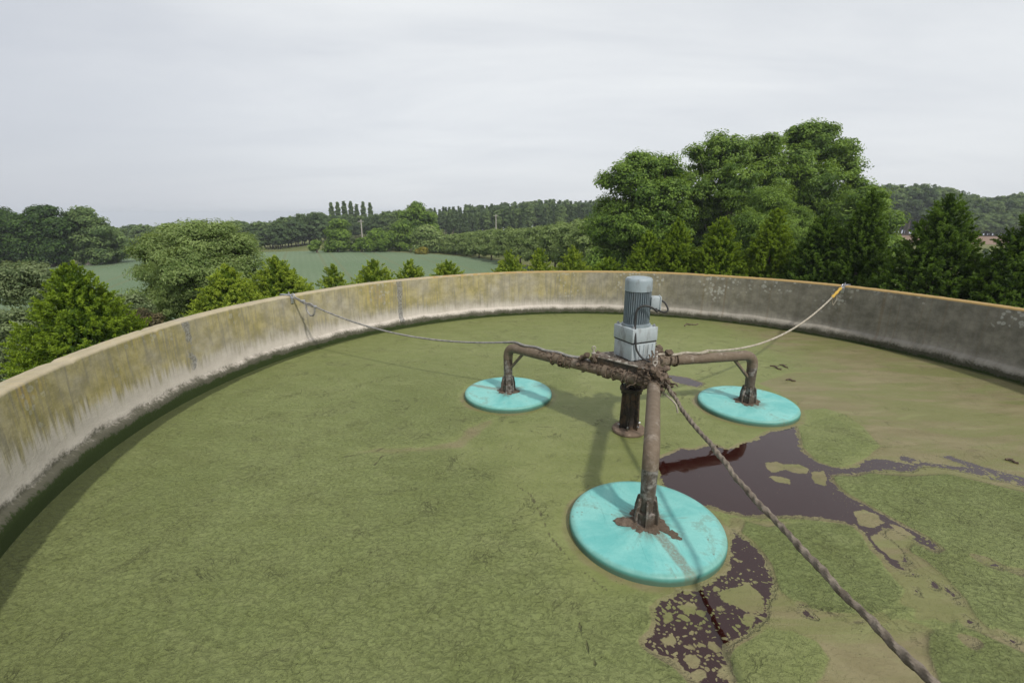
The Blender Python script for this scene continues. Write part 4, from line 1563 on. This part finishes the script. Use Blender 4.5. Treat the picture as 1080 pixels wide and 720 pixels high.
# a turn round the hub
hp = []
for q in range(40):
    aa = q / 39 * 2 * PI * 2.2
    hp.append(Vector(hubw) + Vector((.02 + .095 * math.cos(aa), .06 + .11 * math.sin(aa), -.02 + .05 * q / 39)) - O)
g.tube(hp, .021, 10, lobes=3, depth=.17, pitch=.1)
g.build('knot', M['rope_brown'], root)

# ------------------------------------------------------------------ bits of straw and twig on the scum
TW = [((722, 344), (736, 342), 'dark bent twig on the far scum right of the motor'),
      ((812, 386), (824, 390), 'dark curled stalk floating beyond the right float'),
      ((822, 385), (831, 388), 'short dark stalk beside a curled stalk beyond the right float'),
      ((829, 401), (839, 402), 'dark twig on the brown film right of the right float'),
      ((1060, 485), (1074, 489), 'small black twig on brown film at the right edge')]
for k, (a, b, lab) in enumerate(TW):
    A_, B_ = Vector(on_z(*a)), Vector(on_z(*b))
    c_ = (A_ + B_) / 2
    root = tag(obj('twig', None, None), None, None) if False else None
    g = Geo()
    s = (B_ - A_)
    pr = Vector((-s.y, s.x, 0)) * .3
    g.tube([p - c_ for p in spline([A_ + Vector((0, 0, .008)), A_.lerp(B_, .35) + pr * .6 + Vector((0, 0, .02)), A_.lerp(B_, .7) - pr * .2 + Vector((0, 0, .012)), B_ + Vector((0, 0, .01))], 5)], .012, 6, wob=.4, seed=k)
    g.tube([A_.lerp(B_, .4) - c_ + Vector((0, 0, .015)), A_.lerp(B_, .5) + pr * 1.3 - c_ + Vector((0, 0, .03))], [.009, .004], 5)
    o = g.build('twig', M['sludge'])
    o.location = c_
    tag(o, lab, 'twig', 'twigs floating on the scum')

# ------------------------------------------------------------------ conifers round the tank
CON_D, CON_S = [0, 0, 0], [1, 1]
CTR = conifer_trunk_mesh()
CTR.materials.append(M['bark'])
_variants = {}


def crown_variant(me, mat):
    key = (me.name, mat)
    if key not in _variants:
        m2 = me if not me.materials else me.copy()
        m2.materials.clear()
        m2.materials.append(M[mat])
        _variants[key] = m2
    return _variants[key]


CONIFERS = [
    # apex u, v, half width px near the rim (at rim row), rim row, ring radius, mesh, material, label
    (72, 275, 66, 385, 9.0, CON_D[0], 'con_mid', 'large bushy conifer outside the wall at the far left'),
    (237, 281, 28, 322, 10.2, CON_D[1], 'con_light', 'yellow green conifer in front of the big willow bush'),
    (290, 271, 29, 310, 10.6, CON_D[2], 'con_light', 'yellow green conifer just behind the left rope bracket'),
    (350, 279, 11, 303, 11.2, CON_S[1], 'con_light', 'thin wispy young conifer right of the left rope bracket'),
    (393, 273, 18, 297, 11.2, CON_S[0], 'con_light', 'bushy young conifer above the dark joint in the wall, left side'),
    (432, 274, 11, 293, 11.2, CON_S[1], 'con_light', 'narrow young conifer right above the dark wall joint'),
    (472, 274, 13, 290, 11.2, CON_S[0], 'con_light', 'low young conifer before the far end of the crop field'),
    (538, 264, 14, 287, 11.2, CON_S[1], 'con_light', 'pointed young conifer at the right end of the crop field'),
    (570, 261, 12, 287, 11.2, CON_S[0], 'con_light', 'slim young conifer second left of the dark woodland edge'),
    (604, 260, 16, 287, 11.2, CON_S[1], 'con_light', 'broad young conifer in front of the dark woodland edge'),
    (642, 271, 13, 287, 11.2, CON_S[0], 'con_mid', 'short young conifer left of the grey motor'),
    (685, 243, 22, 288, 11.0, CON_D[0], 'con_mid', 'mid green conifer directly behind the grey motor'),
    (716, 231, 26, 289, 11.0, CON_D[1], 'con_mid', 'taller conifer just right of the motor'),
    (763, 229, 30, 292, 10.8, CON_D[2], 'con_mid', 'conifer third right of the motor below the tallest trees'),
    (820, 219, 30, 295, 11.2, CON_D[0], 'con_mid', 'pale green conifer below the tallest round crown'),
    (872, 224, 34, 302, 10.4, CON_D[1], 'con_dark', 'dark conifer standing behind the right rope bracket'),
    (921, 199, 35, 308, 10.4, CON_D[2], 'con_dark', 'tall dark conifer at the right end of the big trees'),
    (1006, 203, 55, 318, 9.8, CON_D[0], 'con_dark', 'broad dark conifer alone in front of the brown field'),
    (1092, 222, 46, 330, 9.8, CON_D[1], 'con_dark', 'dark conifer cut by the right edge of the photo'),
]
for k, (u, v, hw, row, ring, me, mat, lab) in enumerate(CONIFERS):
    p = on_ring(u, v, ring)
    h = p[2] - GROUND
    d = math.hypot(p[0], p[1])
    q = on_ring(u, row, ring)
    frac = (q[2] - GROUND) / h
    dep = p @ _fw - EYE @ _fw
    half = hw / F * dep
    root = empty('conifer', (p[0], p[1], GROUND), lab, 'conifer', 'conifers planted round the tank')
    near = d < 13
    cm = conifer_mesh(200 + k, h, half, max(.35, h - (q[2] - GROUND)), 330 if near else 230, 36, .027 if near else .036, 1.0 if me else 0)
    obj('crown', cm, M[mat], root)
    g = Geo()
    g.tube([(0, 0, 0), (.03, 0, h * .3), (-.02, .02, h * .65), (0, 0, h * .93)], [.10, .08, .045, .008], 7)
    g.build('trunk', M['bark'], root)


# ------------------------------------------------------------------ broadleaf trees, individually shaped
def lobe_px(u, v, rpx, y, base, dy=0.0, sq=.8):
    """crown lobe centred on a sight line at distance y (metres), relative to the trunk foot"""
    p = on_y(u, v, y + dy)
    dep = (p - EYE) @ _fw
    return (p[0] - base[0], p[1] - base[1], p[2] - base[2], rpx / F * dep, sq)


def px_tree(name, label, u_base, y, lobes, n_cl, per, leaf, mat, cat='tree', seed=1, cl=.5, group=None, trunk_r=.2, bark='bark', droop=0, zoff=None, aspect=.5):
    b = on_y(u_base, 250, y)
    z = float(ground_z(b[0], b[1]))
    base = np.array([b[0], b[1], z])
    L = [lobe_px(l[0], l[1], l[2], y, base, l[3] if len(l) > 3 else 0, l[4] if len(l) > 4 else .85) for l in lobes]
    return make_tree(name, label, cat, tuple(base), L, n_cl, per, leaf, mat, bark, trunk_r, cl, seed, group, droop=droop, aspect=aspect)


G1 = 'tall trees behind the tank'
px_tree('broadleaf_tree', 'dense round broadleaf tree left of the tall group, with open leafy top', 678, 32,
        [(660, 190, 22), (695, 183, 22, 1), (680, 176, 18), (708, 205, 18, -1), (650, 222, 22, 1), (685, 215, 34, -1), (648, 255, 24), (700, 250, 30, -1), (672, 270, 32, 1), (640, 276, 20), (712, 182, 9), (640, 192, 9), (702, 172, 9), (672, 168, 8), (665, 238, 26, -1), (695, 232, 26, 1), (640, 240, 20), (715, 228, 16), (680, 290, 30), (640, 295, 20)],
        720, 105, .105, 'leaf_oak', seed=41, cl=.62, group=G1, trunk_r=.22)
px_tree('broadleaf_tree', 'broad tree with pale limbs showing, in the middle of the tall group', 765, 34,
        [(770, 166, 24), (745, 178, 20, 1), (795, 166, 22, 2), (740, 205, 20, -1), (775, 196, 28, -2), (812, 188, 24), (760, 232, 26, 2.5), (800, 225, 30, 2), (735, 245, 16, 1), (725, 190, 10), (815, 152, 12), (735, 162, 11), (758, 150, 10), (785, 262, 26, 1), (742, 225, 20), (780, 215, 26), (755, 262, 26), (735, 275, 22), (800, 250, 24), (768, 290, 30)],
        860, 105, .105, 'leaf_mid', seed=42, cl=.60, group=G1, trunk_r=.24, bark='bark_pale')
px_tree('broadleaf_tree', 'tallest round topped tree of the group behind the tank', 856, 36,
        [(855, 158, 27), (838, 175, 22, -1), (878, 170, 22, 1), (890, 155, 11), (895, 182, 15), (860, 196, 30, -1.5), (900, 205, 20), (835, 210, 24), (875, 235, 30), (910, 228, 22, 1), (835, 148, 10), (866, 140, 13), (848, 140, 12), (845, 255, 26, 1), (865, 215, 28), (840, 232, 26), (890, 222, 24), (905, 248, 24), (870, 262, 30), (850, 285, 30), (895, 275, 28)],
        950, 105, .11, 'leaf_oak', seed=43, cl=.60, group=G1, trunk_r=.26)
px_tree('broadleaf_tree', 'paler feathery tree low in front of the tallest crown', 815, 28,
        [(812, 215, 20), (835, 235, 20, 1), (790, 240, 20, -1), (815, 250, 28), (845, 265, 22), (780, 265, 20)],
        420, 90, .085, 'leaf_mid', seed=44, cl=.5, group=G1, trunk_r=.13, aspect=.3)
px_tree('broadleaf_tree', 'lower dark tree filling the right shoulder of the tall group', 915, 30,
        [(915, 215, 18), (900, 240, 22), (930, 235, 16), (915, 262, 26), (938, 262, 12), (890, 265, 20)],
        460, 95, .10, 'leaf_oak', seed=45, cl=.5, group=G1, trunk_r=.14)
px_tree('understorey_tree', 'dark undergrowth tree filling the gap between the left and middle tall trees', 722, 36,
        [(722, 228, 14), (722, 245, 18), (720, 262, 24), (705, 250, 18), (740, 250, 18), (740, 270, 22), (700, 275, 22), (730, 212, 9)],
        420, 95, .11, 'leaf_dark', seed=46, cl=.6, group=G1, trunk_r=.13)

# left foreground bush group
px_tree('willow_bush', 'big round grey green willow bush beside the crop field', 212, 16.5,
        [(212, 262, 30), (185, 268, 28, .5), (240, 262, 28, .6), (160, 275, 18), (255, 285, 24), (200, 290, 36, -1), (235, 300, 30, -.8), (175, 300, 30), (195, 325, 34, -.4), (235, 330, 26), (165, 328, 20), (205, 243, 13), (232, 243, 11), (185, 246, 11), (255, 258, 13), (160, 258, 11), (148, 266, 8)],
        760, 95, .062, 'leaf_willow', 'bush', seed=51, cl=.36, trunk_r=.12, aspect=.3)
px_tree('shrub', 'pale grey green shrub at the left edge, upper one', 28, 15,
        [(10, 292, 18), (35, 290, 14), (52, 296, 9), (20, 305, 20), (-8, 300, 20), (44, 310, 12)], 210, 80, .05, 'leaf_pale', 'shrub', seed=52, cl=.3, trunk_r=.05)
px_tree('shrub', 'sparse pale shrub at the left edge, low one behind the conifer', 28, 12,
        [(25, 345, 22), (45, 330, 12), (10, 358, 22), (30, 372, 24), (-5, 340, 16), (0, 385, 24)], 200, 70, .045, 'leaf_pale', 'shrub', seed=53, cl=.26, trunk_r=.04)
px_tree('shrub', 'low reddish leaved shrub just above the wall rim', 150, 12.5,
        [(150, 335, 10), (162, 338, 8), (138, 345, 9), (155, 350, 12)], 80, 60, .04, 'leaf_red', 'shrub', seed=54, cl=.2, trunk_r=.03)
px_tree('shrub', 'dull green shrub beside the large left conifer', 122, 13.5,
        [(128, 322, 14), (140, 318, 10), (118, 335, 16), (135, 345, 16), (150, 325, 8)], 120, 70, .045, 'leaf_pale', 'shrub', seed=55, cl=.26, trunk_r=.04)

G2 = 'big trees at the left field edge'
px_tree('broadleaf_tree', 'dark broad tree cut by the left edge beyond the field', 8, 60,
        [(5, 238, 16), (-15, 245, 18), (22, 240, 14), (10, 255, 18), (25, 262, 14), (-10, 262, 18), (10, 270, 14), (25, 272, 10), (0, 228, 9)],
        330, 85, .19, 'leaf_dark', seed=61, cl=.95, group=G2, trunk_r=.3)
px_tree('broadleaf_tree', 'dark round tree second from the left edge beyond the field', 48, 61,
        [(45, 234, 13), (60, 240, 12), (35, 238, 11), (50, 252, 17), (62, 262, 14), (40, 266, 14), (55, 271, 11), (40, 226, 8), (50, 225, 7)],
        320, 85, .19, 'leaf_dark', seed=62, cl=.95, group=G2, trunk_r=.3)
px_tree('broadleaf_tree', 'dome topped tree with pale thin crown beyond the left field', 87, 63,
        [(82, 229, 10, 0, .6), (95, 232, 10, 0, .6), (74, 234, 9), (104, 243, 9), (85, 247, 14), (98, 257, 13), (80, 265, 12), (105, 268, 9), (92, 271, 9), (88, 224, 7, 0, .6)],
        250, 85, .18, 'leaf_far', seed=63, cl=.85, group=G2, trunk_r=.3, bark='bark_pale')
px_tree('broadleaf_tree', 'smaller green tree at the right end of the left tree group', 116, 66,
        [(115, 250, 9), (124, 256, 8), (110, 262, 9), (125, 266, 7), (116, 270, 8), (132, 262, 5)],
        150, 80, .19, 'leaf_far', seed=64, cl=.8, group=G2, trunk_r=.18)

# trees beyond the field, each its own crown
G3 = 'trees at the far side of the crop field'
MIDS = [
    (440, 92, [(440, 222, 9), (430, 230, 9), (450, 230, 9), (440, 240, 13), (455, 242, 8), (428, 243, 8)], 'leaf_oak', 'dark round crowned tree standing above the middle hedge'),
    (424, 86, [(425, 240, 8), (418, 248, 8), (430, 252, 9), (412, 256, 7), (425, 260, 7)], 'leaf_mid', 'bright green tree left of the dark round crown'),
    (398, 84, [(398, 248, 7), (406, 252, 7), (392, 256, 7), (402, 260, 6), (388, 260, 5)], 'leaf_oak', 'low green tree under the utility pole'),
    (380, 84, [(381, 256, 5), (377, 260, 4.5), (386, 260, 5)], 'leaf_oak', 'small dark bush left of the low tree under the pole'),
    (355, 84, [(357, 238, 7), (350, 246, 7), (361, 248, 7), (353, 257, 7), (348, 261, 5), (360, 258, 6)], 'leaf_mid', 'yellow green tree left of the row of poplars'),
    (333, 83, [(333, 257, 4), (331, 261, 4)], 'leaf_mid', 'tiny bush alone on the field edge'),
    (368, 86, [(369, 255, 6), (364, 260, 5), (374, 261, 5)], 'leaf_pale', 'dull olive bush between yellow green tree and small dark bush'),
    (452, 82, [(450, 245, 8), (443, 250, 7), (459, 251, 8), (452, 258, 9), (443, 262, 6), (462, 262, 6)], 'leaf_willow', 'pale willow in front of the dark round crown'),
    (447, 79, [(446, 265, 4), (442, 266, 3)], 'leaf_gorse', 'yellow flowering bush at the foot of the pale willow'),
]
for k, (u, y, lobes, mat, lab) in enumerate(MIDS):
    big = max(l[2] for l in lobes)
    px_tree('broadleaf_tree' if big > 6 else 'bush', lab, u, y, lobes, int(34 * len(lobes)), 60, .24 if big > 6 else .17, mat, 'tree' if big > 6 else 'bush', seed=70 + k, cl=.9 if big > 6 else .5, group=G3, trunk_r=.18)

# willow hedge running back from the woodland edge
HEDGE = [(628, 248, 27, 44), (606, 250, 20, 48), (586, 251, 18, 52), (567, 252, 16, 56), (549, 252, 14, 60), (533, 252, 13, 64), (518, 252, 12, 68), (505, 253, 11, 72), (492, 254, 10, 76), (480, 255, 9.5, 79), (470, 256, 9, 82)]
HT = ['largest and nearest', 'second nearest', 'third nearest', 'fourth nearest', 'fifth nearest', 'middle one, sixth nearest', 'fifth from the far end', 'fourth from the far end', 'third from the far end', 'next to the farthest', 'smallest and farthest']
for k, (u, v, r_, y) in enumerate(HEDGE):
    lob = [(u, v - r_ * .15, r_ * .62), (u - r_ * .5, v + r_ * .2, r_ * .55), (u + r_ * .5, v + r_ * .1, r_ * .55, 1), (u, v + r_ * .75, r_ * .7), (u - r_ * .55, v + r_ * .95, r_ * .5), (u + r_ * .5, v + r_ * .9, r_ * .5), (u + r_ * .2, v - r_ * .5, r_ * .38), (u - r_ * .4, v - r_ * .35, r_ * .35)]
    px_tree('willow_tree', 'pale willow in the hedge beyond the tank, ' + HT[k] + ' of the row', u, y, lob, 190, 60, .17, 'leaf_willow', seed=90 + k, cl=.62, group='willow hedge', trunk_r=.12, aspect=.35)


# ------------------------------------------------------------------ far woods: shared crowns
def far_crown(seed, kind, mat):
    r = np.random.default_rng(seed)
    if kind == 'round':
        lobes = [(0, 0, .62, .30, 1.0), (.16, .05, .5, .24), (-.17, 0, .52, .23), (0, .15, .45, .25), (.05, -.17, .42, .25), (0, 0, .30, .26), (-.1, .1, .78, .17), (.12, -.05, .76, .16)]
        P, N, S, t = crown_points(lobes, 190, 34, .030, r, .080, core=2)
    elif kind == 'tall':
        lobes = [(0, 0, .85, .14, 1.1), (.07, .02, .74, .15), (-.08, 0, .68, .15), (.03, .08, .58, .15), (0, -.08, .5, .15), (.05, 0, .42, .13)]
        P, N, S, t = crown_points(lobes, 150, 34, .026, r, .060, core=2)
    elif kind == 'spire':
        lobes = [(0, 0, z, .13 * (1.02 - z) + .008, 1.6) for z in np.linspace(.2, .96, 14)]
        P, N, S, t = crown_points(lobes, 200, 26, .022, r, .036, core=3)
    else:      # poplar
        lobes = [(.008 * math.sin(z * 40), .008 * math.cos(z * 33), z, .062 * math.sin(PI * min(.97, z * .86 + .14)) + .008, 1.7) for z in np.linspace(.16, .95, 16)]
        P, N, S, t = crown_points(lobes, 220, 26, .018, r, .026, core=3)
    me = leaf_mesh('far_crown', P, N, S, t, .6, None, r)
    me.materials.append(M[mat])
    return me


def far_trunk(mat):
    g = Geo()
    g.tube([(0, 0, 0), (.005, 0, .4), (0, .004, .8)], [.022, .015, .005], 6)
    me = new_mesh('far_trunk', g.v, g.f, True)
    me.materials.append(M[mat])
    return me


FT, FTP = far_trunk('bark'), far_trunk('bark_pale')
FC = {('round', 'leaf_far'): [far_crown(s, 'round', 'leaf_far') for s in (1, 2, 3)],
      ('round', 'leaf_fardark'): [far_crown(s, 'round', 'leaf_fardark') for s in (4, 5, 6)],
      ('tall', 'leaf_fardark'): [far_crown(s, 'tall', 'leaf_fardark') for s in (7, 8, 9)],
      ('tall', 'leaf_far'): [far_crown(s, 'tall', 'leaf_far') for s in (17, 18)],
      ('spire', 'leaf_fardark'): [far_crown(s, 'spire', 'leaf_fardark') for s in (10, 11, 12)],
      ('poplar', 'leaf_far'): [far_crown(s, 'poplar', 'leaf_far') for s in (13, 14)]}
fr = random.Random(99)


def far_tree(name, u, vtop, y, kind, mat, label, group, wide=1.0, trunk=None, cat='tree'):
    p = on_y(u, vtop, y)
    z = float(ground_z(p[0], p[1])) - .1
    h = p[2] - z
    root = empty(name, (p[0], p[1], z), label, cat, group, fr.uniform(0, 6.28))
    root.scale = (h * wide, h * wide, h * 1.04)
    obj('crown', fr.choice(FC[(kind, mat)]), None, root)
    obj('trunk', trunk or FT, None, root)


# poplars
PL = [('leftmost of the row', 349), ('second from the left', 356), ('third from the left', 362), ('the middle one', 369), ('third from the right', 376), ('second from the right', 383), ('rightmost of the row', 390)]
for k, (pos, u) in enumerate(PL):
    far_tree('poplar_tree', u + fr.uniform(-.6, .6), [214.5, 214, 213, 213, 216, 213.5, 214.5][k], 165 + fr.uniform(-3, 3), 'poplar', 'leaf_far', 'slender poplar on the far skyline, ' + pos, 'row of poplars on the skyline', 1.35)
# trees below and beside the poplars
for k in range(46):
    u = 286 + k * 3.6 + fr.uniform(-1, 1)
    vt = np.interp(u, [284, 300, 330, 345, 365, 395, 410, 425, 455], [236, 227, 223, 224, 227, 226, 222, 221, 222]) + fr.uniform(-1.2, 2.2)
    far_tree('woodland_tree', u, vt, 128 + fr.uniform(-12, 14) if u < 345 else 145 + fr.uniform(-10, 10), 'round', fr.choice(['leaf_fardark', 'leaf_fardark', 'leaf_far']), 'dark tree of the wood under the row of poplars', 'wood below the poplars', fr.uniform(.7, .95))
# hedgerow trees far left
for k in range(44):
    u = 108 + k * 4.3 + fr.uniform(-1.5, 1.5)
    vt = np.interp(u, [100, 120, 150, 165, 185, 205, 250, 275, 300], [237, 237, 236, 238, 236, 237, 232, 233, 231]) + fr.uniform(-1, 3.5)
    far_tree('hedgerow_tree', u, vt, 118 + fr.uniform(-14, 22), 'round', fr.choice(['leaf_fardark', 'leaf_far', 'leaf_far']), 'round tree in the distant hedgerow left of the wood', 'distant hedgerow trees on the left', fr.uniform(.9, 1.25))
# lower hedge beneath them
for k in range(31):
    u = 112 + k * 5.2 + fr.uniform(-1.5, 1.5)
    far_tree('hedge_bush', u, 249 + fr.uniform(-3, 3), 100 + fr.uniform(-4, 6), 'round', fr.choice(['leaf_fardark', 'leaf_far']), 'low bush in the hedge at the far end of the crop field', 'low hedge bushes beyond the crop field', fr.uniform(1.1, 1.6), cat='bush')
# plantation behind the willow hedge
for row, (y, dv) in enumerate([(150, 7.0), (170, 3.0), (190, 0)]):
    for k in range(48):
        u = 455 + k * 3.9 + fr.uniform(-1.5, 1.5)
        if 830 < u:
            continue
        vt = np.interp(u, [450, 470, 520, 560, 600, 630, 660], [222, 219, 216, 213, 212, 213, 214]) + dv + fr.uniform(-1, 2.0)
        kind = 'spire' if fr.random() < .5 else 'tall'
        far_tree('plantation_tree', u, vt, y + fr.uniform(-7, 7), kind, 'leaf_fardark' if kind == 'spire' else fr.choice(['leaf_fardark', 'leaf_far']), 'tall dark tree of the plantation behind the willow hedge', 'plantation behind the willow hedge', fr.uniform(1.0, 1.5) if kind == 'spire' else fr.uniform(.8, 1.1), fr.choice([FT, FTP]))
# wood beyond the brown field on the right
for row, (y, dv) in enumerate([(152, 5), (164, 0), (174, 2)]):
    for k in range(36):
        u = 925 + k * 6.3 + fr.uniform(-2.5, 2.5)
        vt = np.interp(u, [920, 945, 985, 1010, 1040, 1070, 1100, 1150], [196, 197, 197, 201, 206, 203, 202, 202]) + dv + fr.uniform(-1.5, 2.5)
        kind = 'tall' if u < 1015 else 'round'
        if row == 2:
            kind, vt = 'round', vt + fr.uniform(10, 22)
        far_tree('woodland_tree', u, vt, y + fr.uniform(-5, 5), kind, fr.choice(['leaf_fardark', 'leaf_fardark', 'leaf_far']), 'tall tree of the wood beyond the brown field', 'wood beyond the brown field', fr.uniform(.75, 1.0) * (1.5 if row == 2 else 1), FTP)
for k in range(10):
    u = 1030 + k * 4.5 + fr.uniform(-2, 2)
    far_tree('woodland_tree', u, 222 + fr.uniform(-4, 5), 145 + fr.uniform(-3, 3), 'round', 'leaf_far', 'lower round tree at the foot of the wood beyond the brown field', 'wood edge trees beyond the brown field', fr.uniform(1.0, 1.3))
# scrub along the near side of the brown field
for k in range(16):
    u = 938 + k * 10 + fr.uniform(-3, 3)
    far_tree('hedge_bush', u, 263 + fr.uniform(-2, 3), 80 + fr.uniform(-6, 6), 'round', 'leaf_far', 'low scrub bush on the near side of the brown field', 'scrub before the brown field', fr.uniform(1.2, 1.8), cat='bush')


# utility poles
_t = NT('pole_wood')
M['pole'] = _t.done(_t.principled(_t.mix(_t.noise(_t.mapping(_t.coord(), (8, 8, 1)), 3, 4), (.30, .28, .25), (.46, .44, .40)), .85, .2))
for u, vt, y, lab in [(380.5, 231.5, 88, 'pale utility pole with crossarm left of the bright green trees'), (523, 226, 120, 'thin pale pole in front of the plantation')]:
    p = on_y(u, vt, y)
    z = float(ground_z(p[0], p[1]))
    root = empty('utility_pole', (p[0], p[1], z), lab, 'utility pole', 'utility poles across the fields')
    h = p[2] - z
    g = Geo()
    g.tube([(0, 0, 0), (0, 0, h * .5), (0, 0, h)], [.14, .12, .095], 8)
    g.build('pole', M['pole'], root)
    g = Geo()
    g.box((0, -.11, h - .35), (1.1, .09, .10))
    g.build('crossarm', M['pole'], root, False)

# ------------------------------------------------------------------ thin summer haze
_t = NT('thin_haze')
_v = _t.n('ShaderNodeVolumePrincipled')
_v.inputs['Color'].default_value = (.86, .92, 1.0, 1)
_v.inputs['Density'].default_value = .0005
_t.link(_v.outputs[0], _t.out.inputs[1])
g = Geo()
zlow = float(ground_z(-3000, 1000)) - 60
g.box((0, 0, (zlow + 16) / 2), (6600, 6600, 16 - zlow))
hz_o = g.build('haze', _t.m, None, False)
hz_o['kind'] = 'stuff'

# ------------------------------------------------------------------ light, sky, camera
SUN_EL, SUN_AZ = math.radians(47), math.radians(-57)
sd = Vector((math.cos(SUN_EL) * math.cos(SUN_AZ), math.cos(SUN_EL) * math.sin(SUN_AZ), math.sin(SUN_EL)))
sl = bpy.data.lights.new('sun', 'SUN')
sl.energy = 2.9
sl.angle = math.radians(3.2)
sl.color = (1.0, .955, .88)
so = bpy.data.objects.new('sun', sl)
COL.objects.link(so)
so.rotation_euler = (-sd).to_track_quat('-Z', 'Y').to_euler()
so.location = (20, -20, 30)

world = bpy.data.worlds.new('World')
scene.world = world
world.use_nodes = True
nt = world.node_tree
nt.nodes.clear()
wo = nt.nodes.new('ShaderNodeOutputWorld')
bg = nt.nodes.new('ShaderNodeBackground')
bg.inputs[1].default_value = .10
sky = nt.nodes.new('ShaderNodeTexSky')
sky.sky_type = 'NISHITA'
sky.sun_disc = False
sky.sun_elevation = SUN_EL
sky.sun_rotation = math.atan2(sd.x, sd.y)
sky.dust_density = 3.0
tc = nt.nodes.new('ShaderNodeTexCoord')
sep = nt.nodes.new('ShaderNodeSeparateXYZ')
nt.links.new(tc.outputs['Generated'], sep.inputs[0])


def wmath(op, a, b):
    n = nt.nodes.new('ShaderNodeMath')
    n.operation = op
    for s, x in zip(n.inputs, (a, b)):
        if hasattr(x, 'is_output'):
            nt.links.new(x, s)
        else:
            s.default_value = x
    return n.outputs[0]


zc = wmath('ADD', wmath('MAXIMUM', sep.outputs[2], 0.0), .16)
cx = wmath('DIVIDE', sep.outputs[0], zc)
cy = wmath('DIVIDE', sep.outputs[1], zc)
cmb = nt.nodes.new('ShaderNodeCombineXYZ')
nt.links.new(wmath('MULTIPLY', cx, .45), cmb.inputs[0])
nt.links.new(cy, cmb.inputs[1])
ns = nt.nodes.new('ShaderNodeTexNoise')
nt.links.new(cmb.outputs[0], ns.inputs['Vector'])
ns.inputs['Scale'].default_value = 1.15
ns.inputs['Detail'].default_value = 6
ns.inputs['Roughness'].default_value = .55
ns.inputs['Distortion'].default_value = .4
cr = nt.nodes.new('ShaderNodeValToRGB')
cr.color_ramp.elements[0].position = .30
cr.color_ramp.elements[0].color = (7.3, 7.6, 8.0, 1)
cr.color_ramp.elements[1].position = .66
cr.color_ramp.elements[1].color = (9.9, 10.1, 10.1, 1)
nt.links.new(ns.outputs[0], cr.inputs[0])
# thicker, greyer air low down
hz = nt.nodes.new('ShaderNodeMapRange')
hz.interpolation_type = 'SMOOTHSTEP'
nt.links.new(sep.outputs[2], hz.inputs[0])
hz.inputs[1].default_value = .0
hz.inputs[2].default_value = .42
hz.inputs[3].default_value = .75
hz.inputs[4].default_value = 0.0
mx1 = nt.nodes.new('ShaderNodeMix')
mx1.data_type = 'RGBA'
nt.links.new(hz.outputs[0], mx1.inputs[0])
nt.links.new(cr.outputs[0], mx1.inputs[6])
mx1.inputs[7].default_value = (7.9, 8.2, 8.6, 1)
sl_ = nt.nodes.new('ShaderNodeMapRange')
sl_.interpolation_type = 'SMOOTHSTEP'
nt.links.new(sep.outputs[0], sl_.inputs[0])
sl_.inputs[1].default_value = -.15
sl_.inputs[2].default_value = -.95
sl_.inputs[3].default_value = 0.0
sl_.inputs[4].default_value = .75
mx3 = nt.nodes.new('ShaderNodeMix')
mx3.data_type = 'RGBA'
nt.links.new(sl_.outputs[0], mx3.inputs[0])
nt.links.new(mx1.outputs[2], mx3.inputs[6])
mx3.inputs[7].default_value = (5.2, 5.5, 6.2, 1)
mx2 = nt.nodes.new('ShaderNodeMix')
mx2.data_type = 'RGBA'
mx2.inputs[0].default_value = .90
nt.links.new(sky.outputs[0], mx2.inputs[6])
nt.links.new(mx3.outputs[2], mx2.inputs[7])
nt.links.new(mx2.outputs[2], bg.inputs[0])
nt.links.new(bg.outputs[0], wo.inputs[0])

cam = bpy.data.cameras.new('camera')
cam.sensor_width = 36
cam.lens = F / 1080 * 36
cam.clip_end = 20000
cam.clip_start = .05
co = bpy.data.objects.new('camera', cam)
COL.objects.link(co)
m3 = Matrix((RT, UP, -_fw)).transposed()
co.matrix_world = Matrix.Translation(Vector(EYE)) @ m3.to_4x4()
scene.camera = co

scene.view_settings.view_transform = 'Standard'
scene.view_settings.look = 'None'
scene.view_settings.exposure = 0
scene.view_settings.gamma = 1
scene.view_settings.use_curve_mapping = False
scene.cycles.volume_bounces = 0
scene.cycles.max_bounces = 8
scene.cycles.transparent_max_bounces = 8
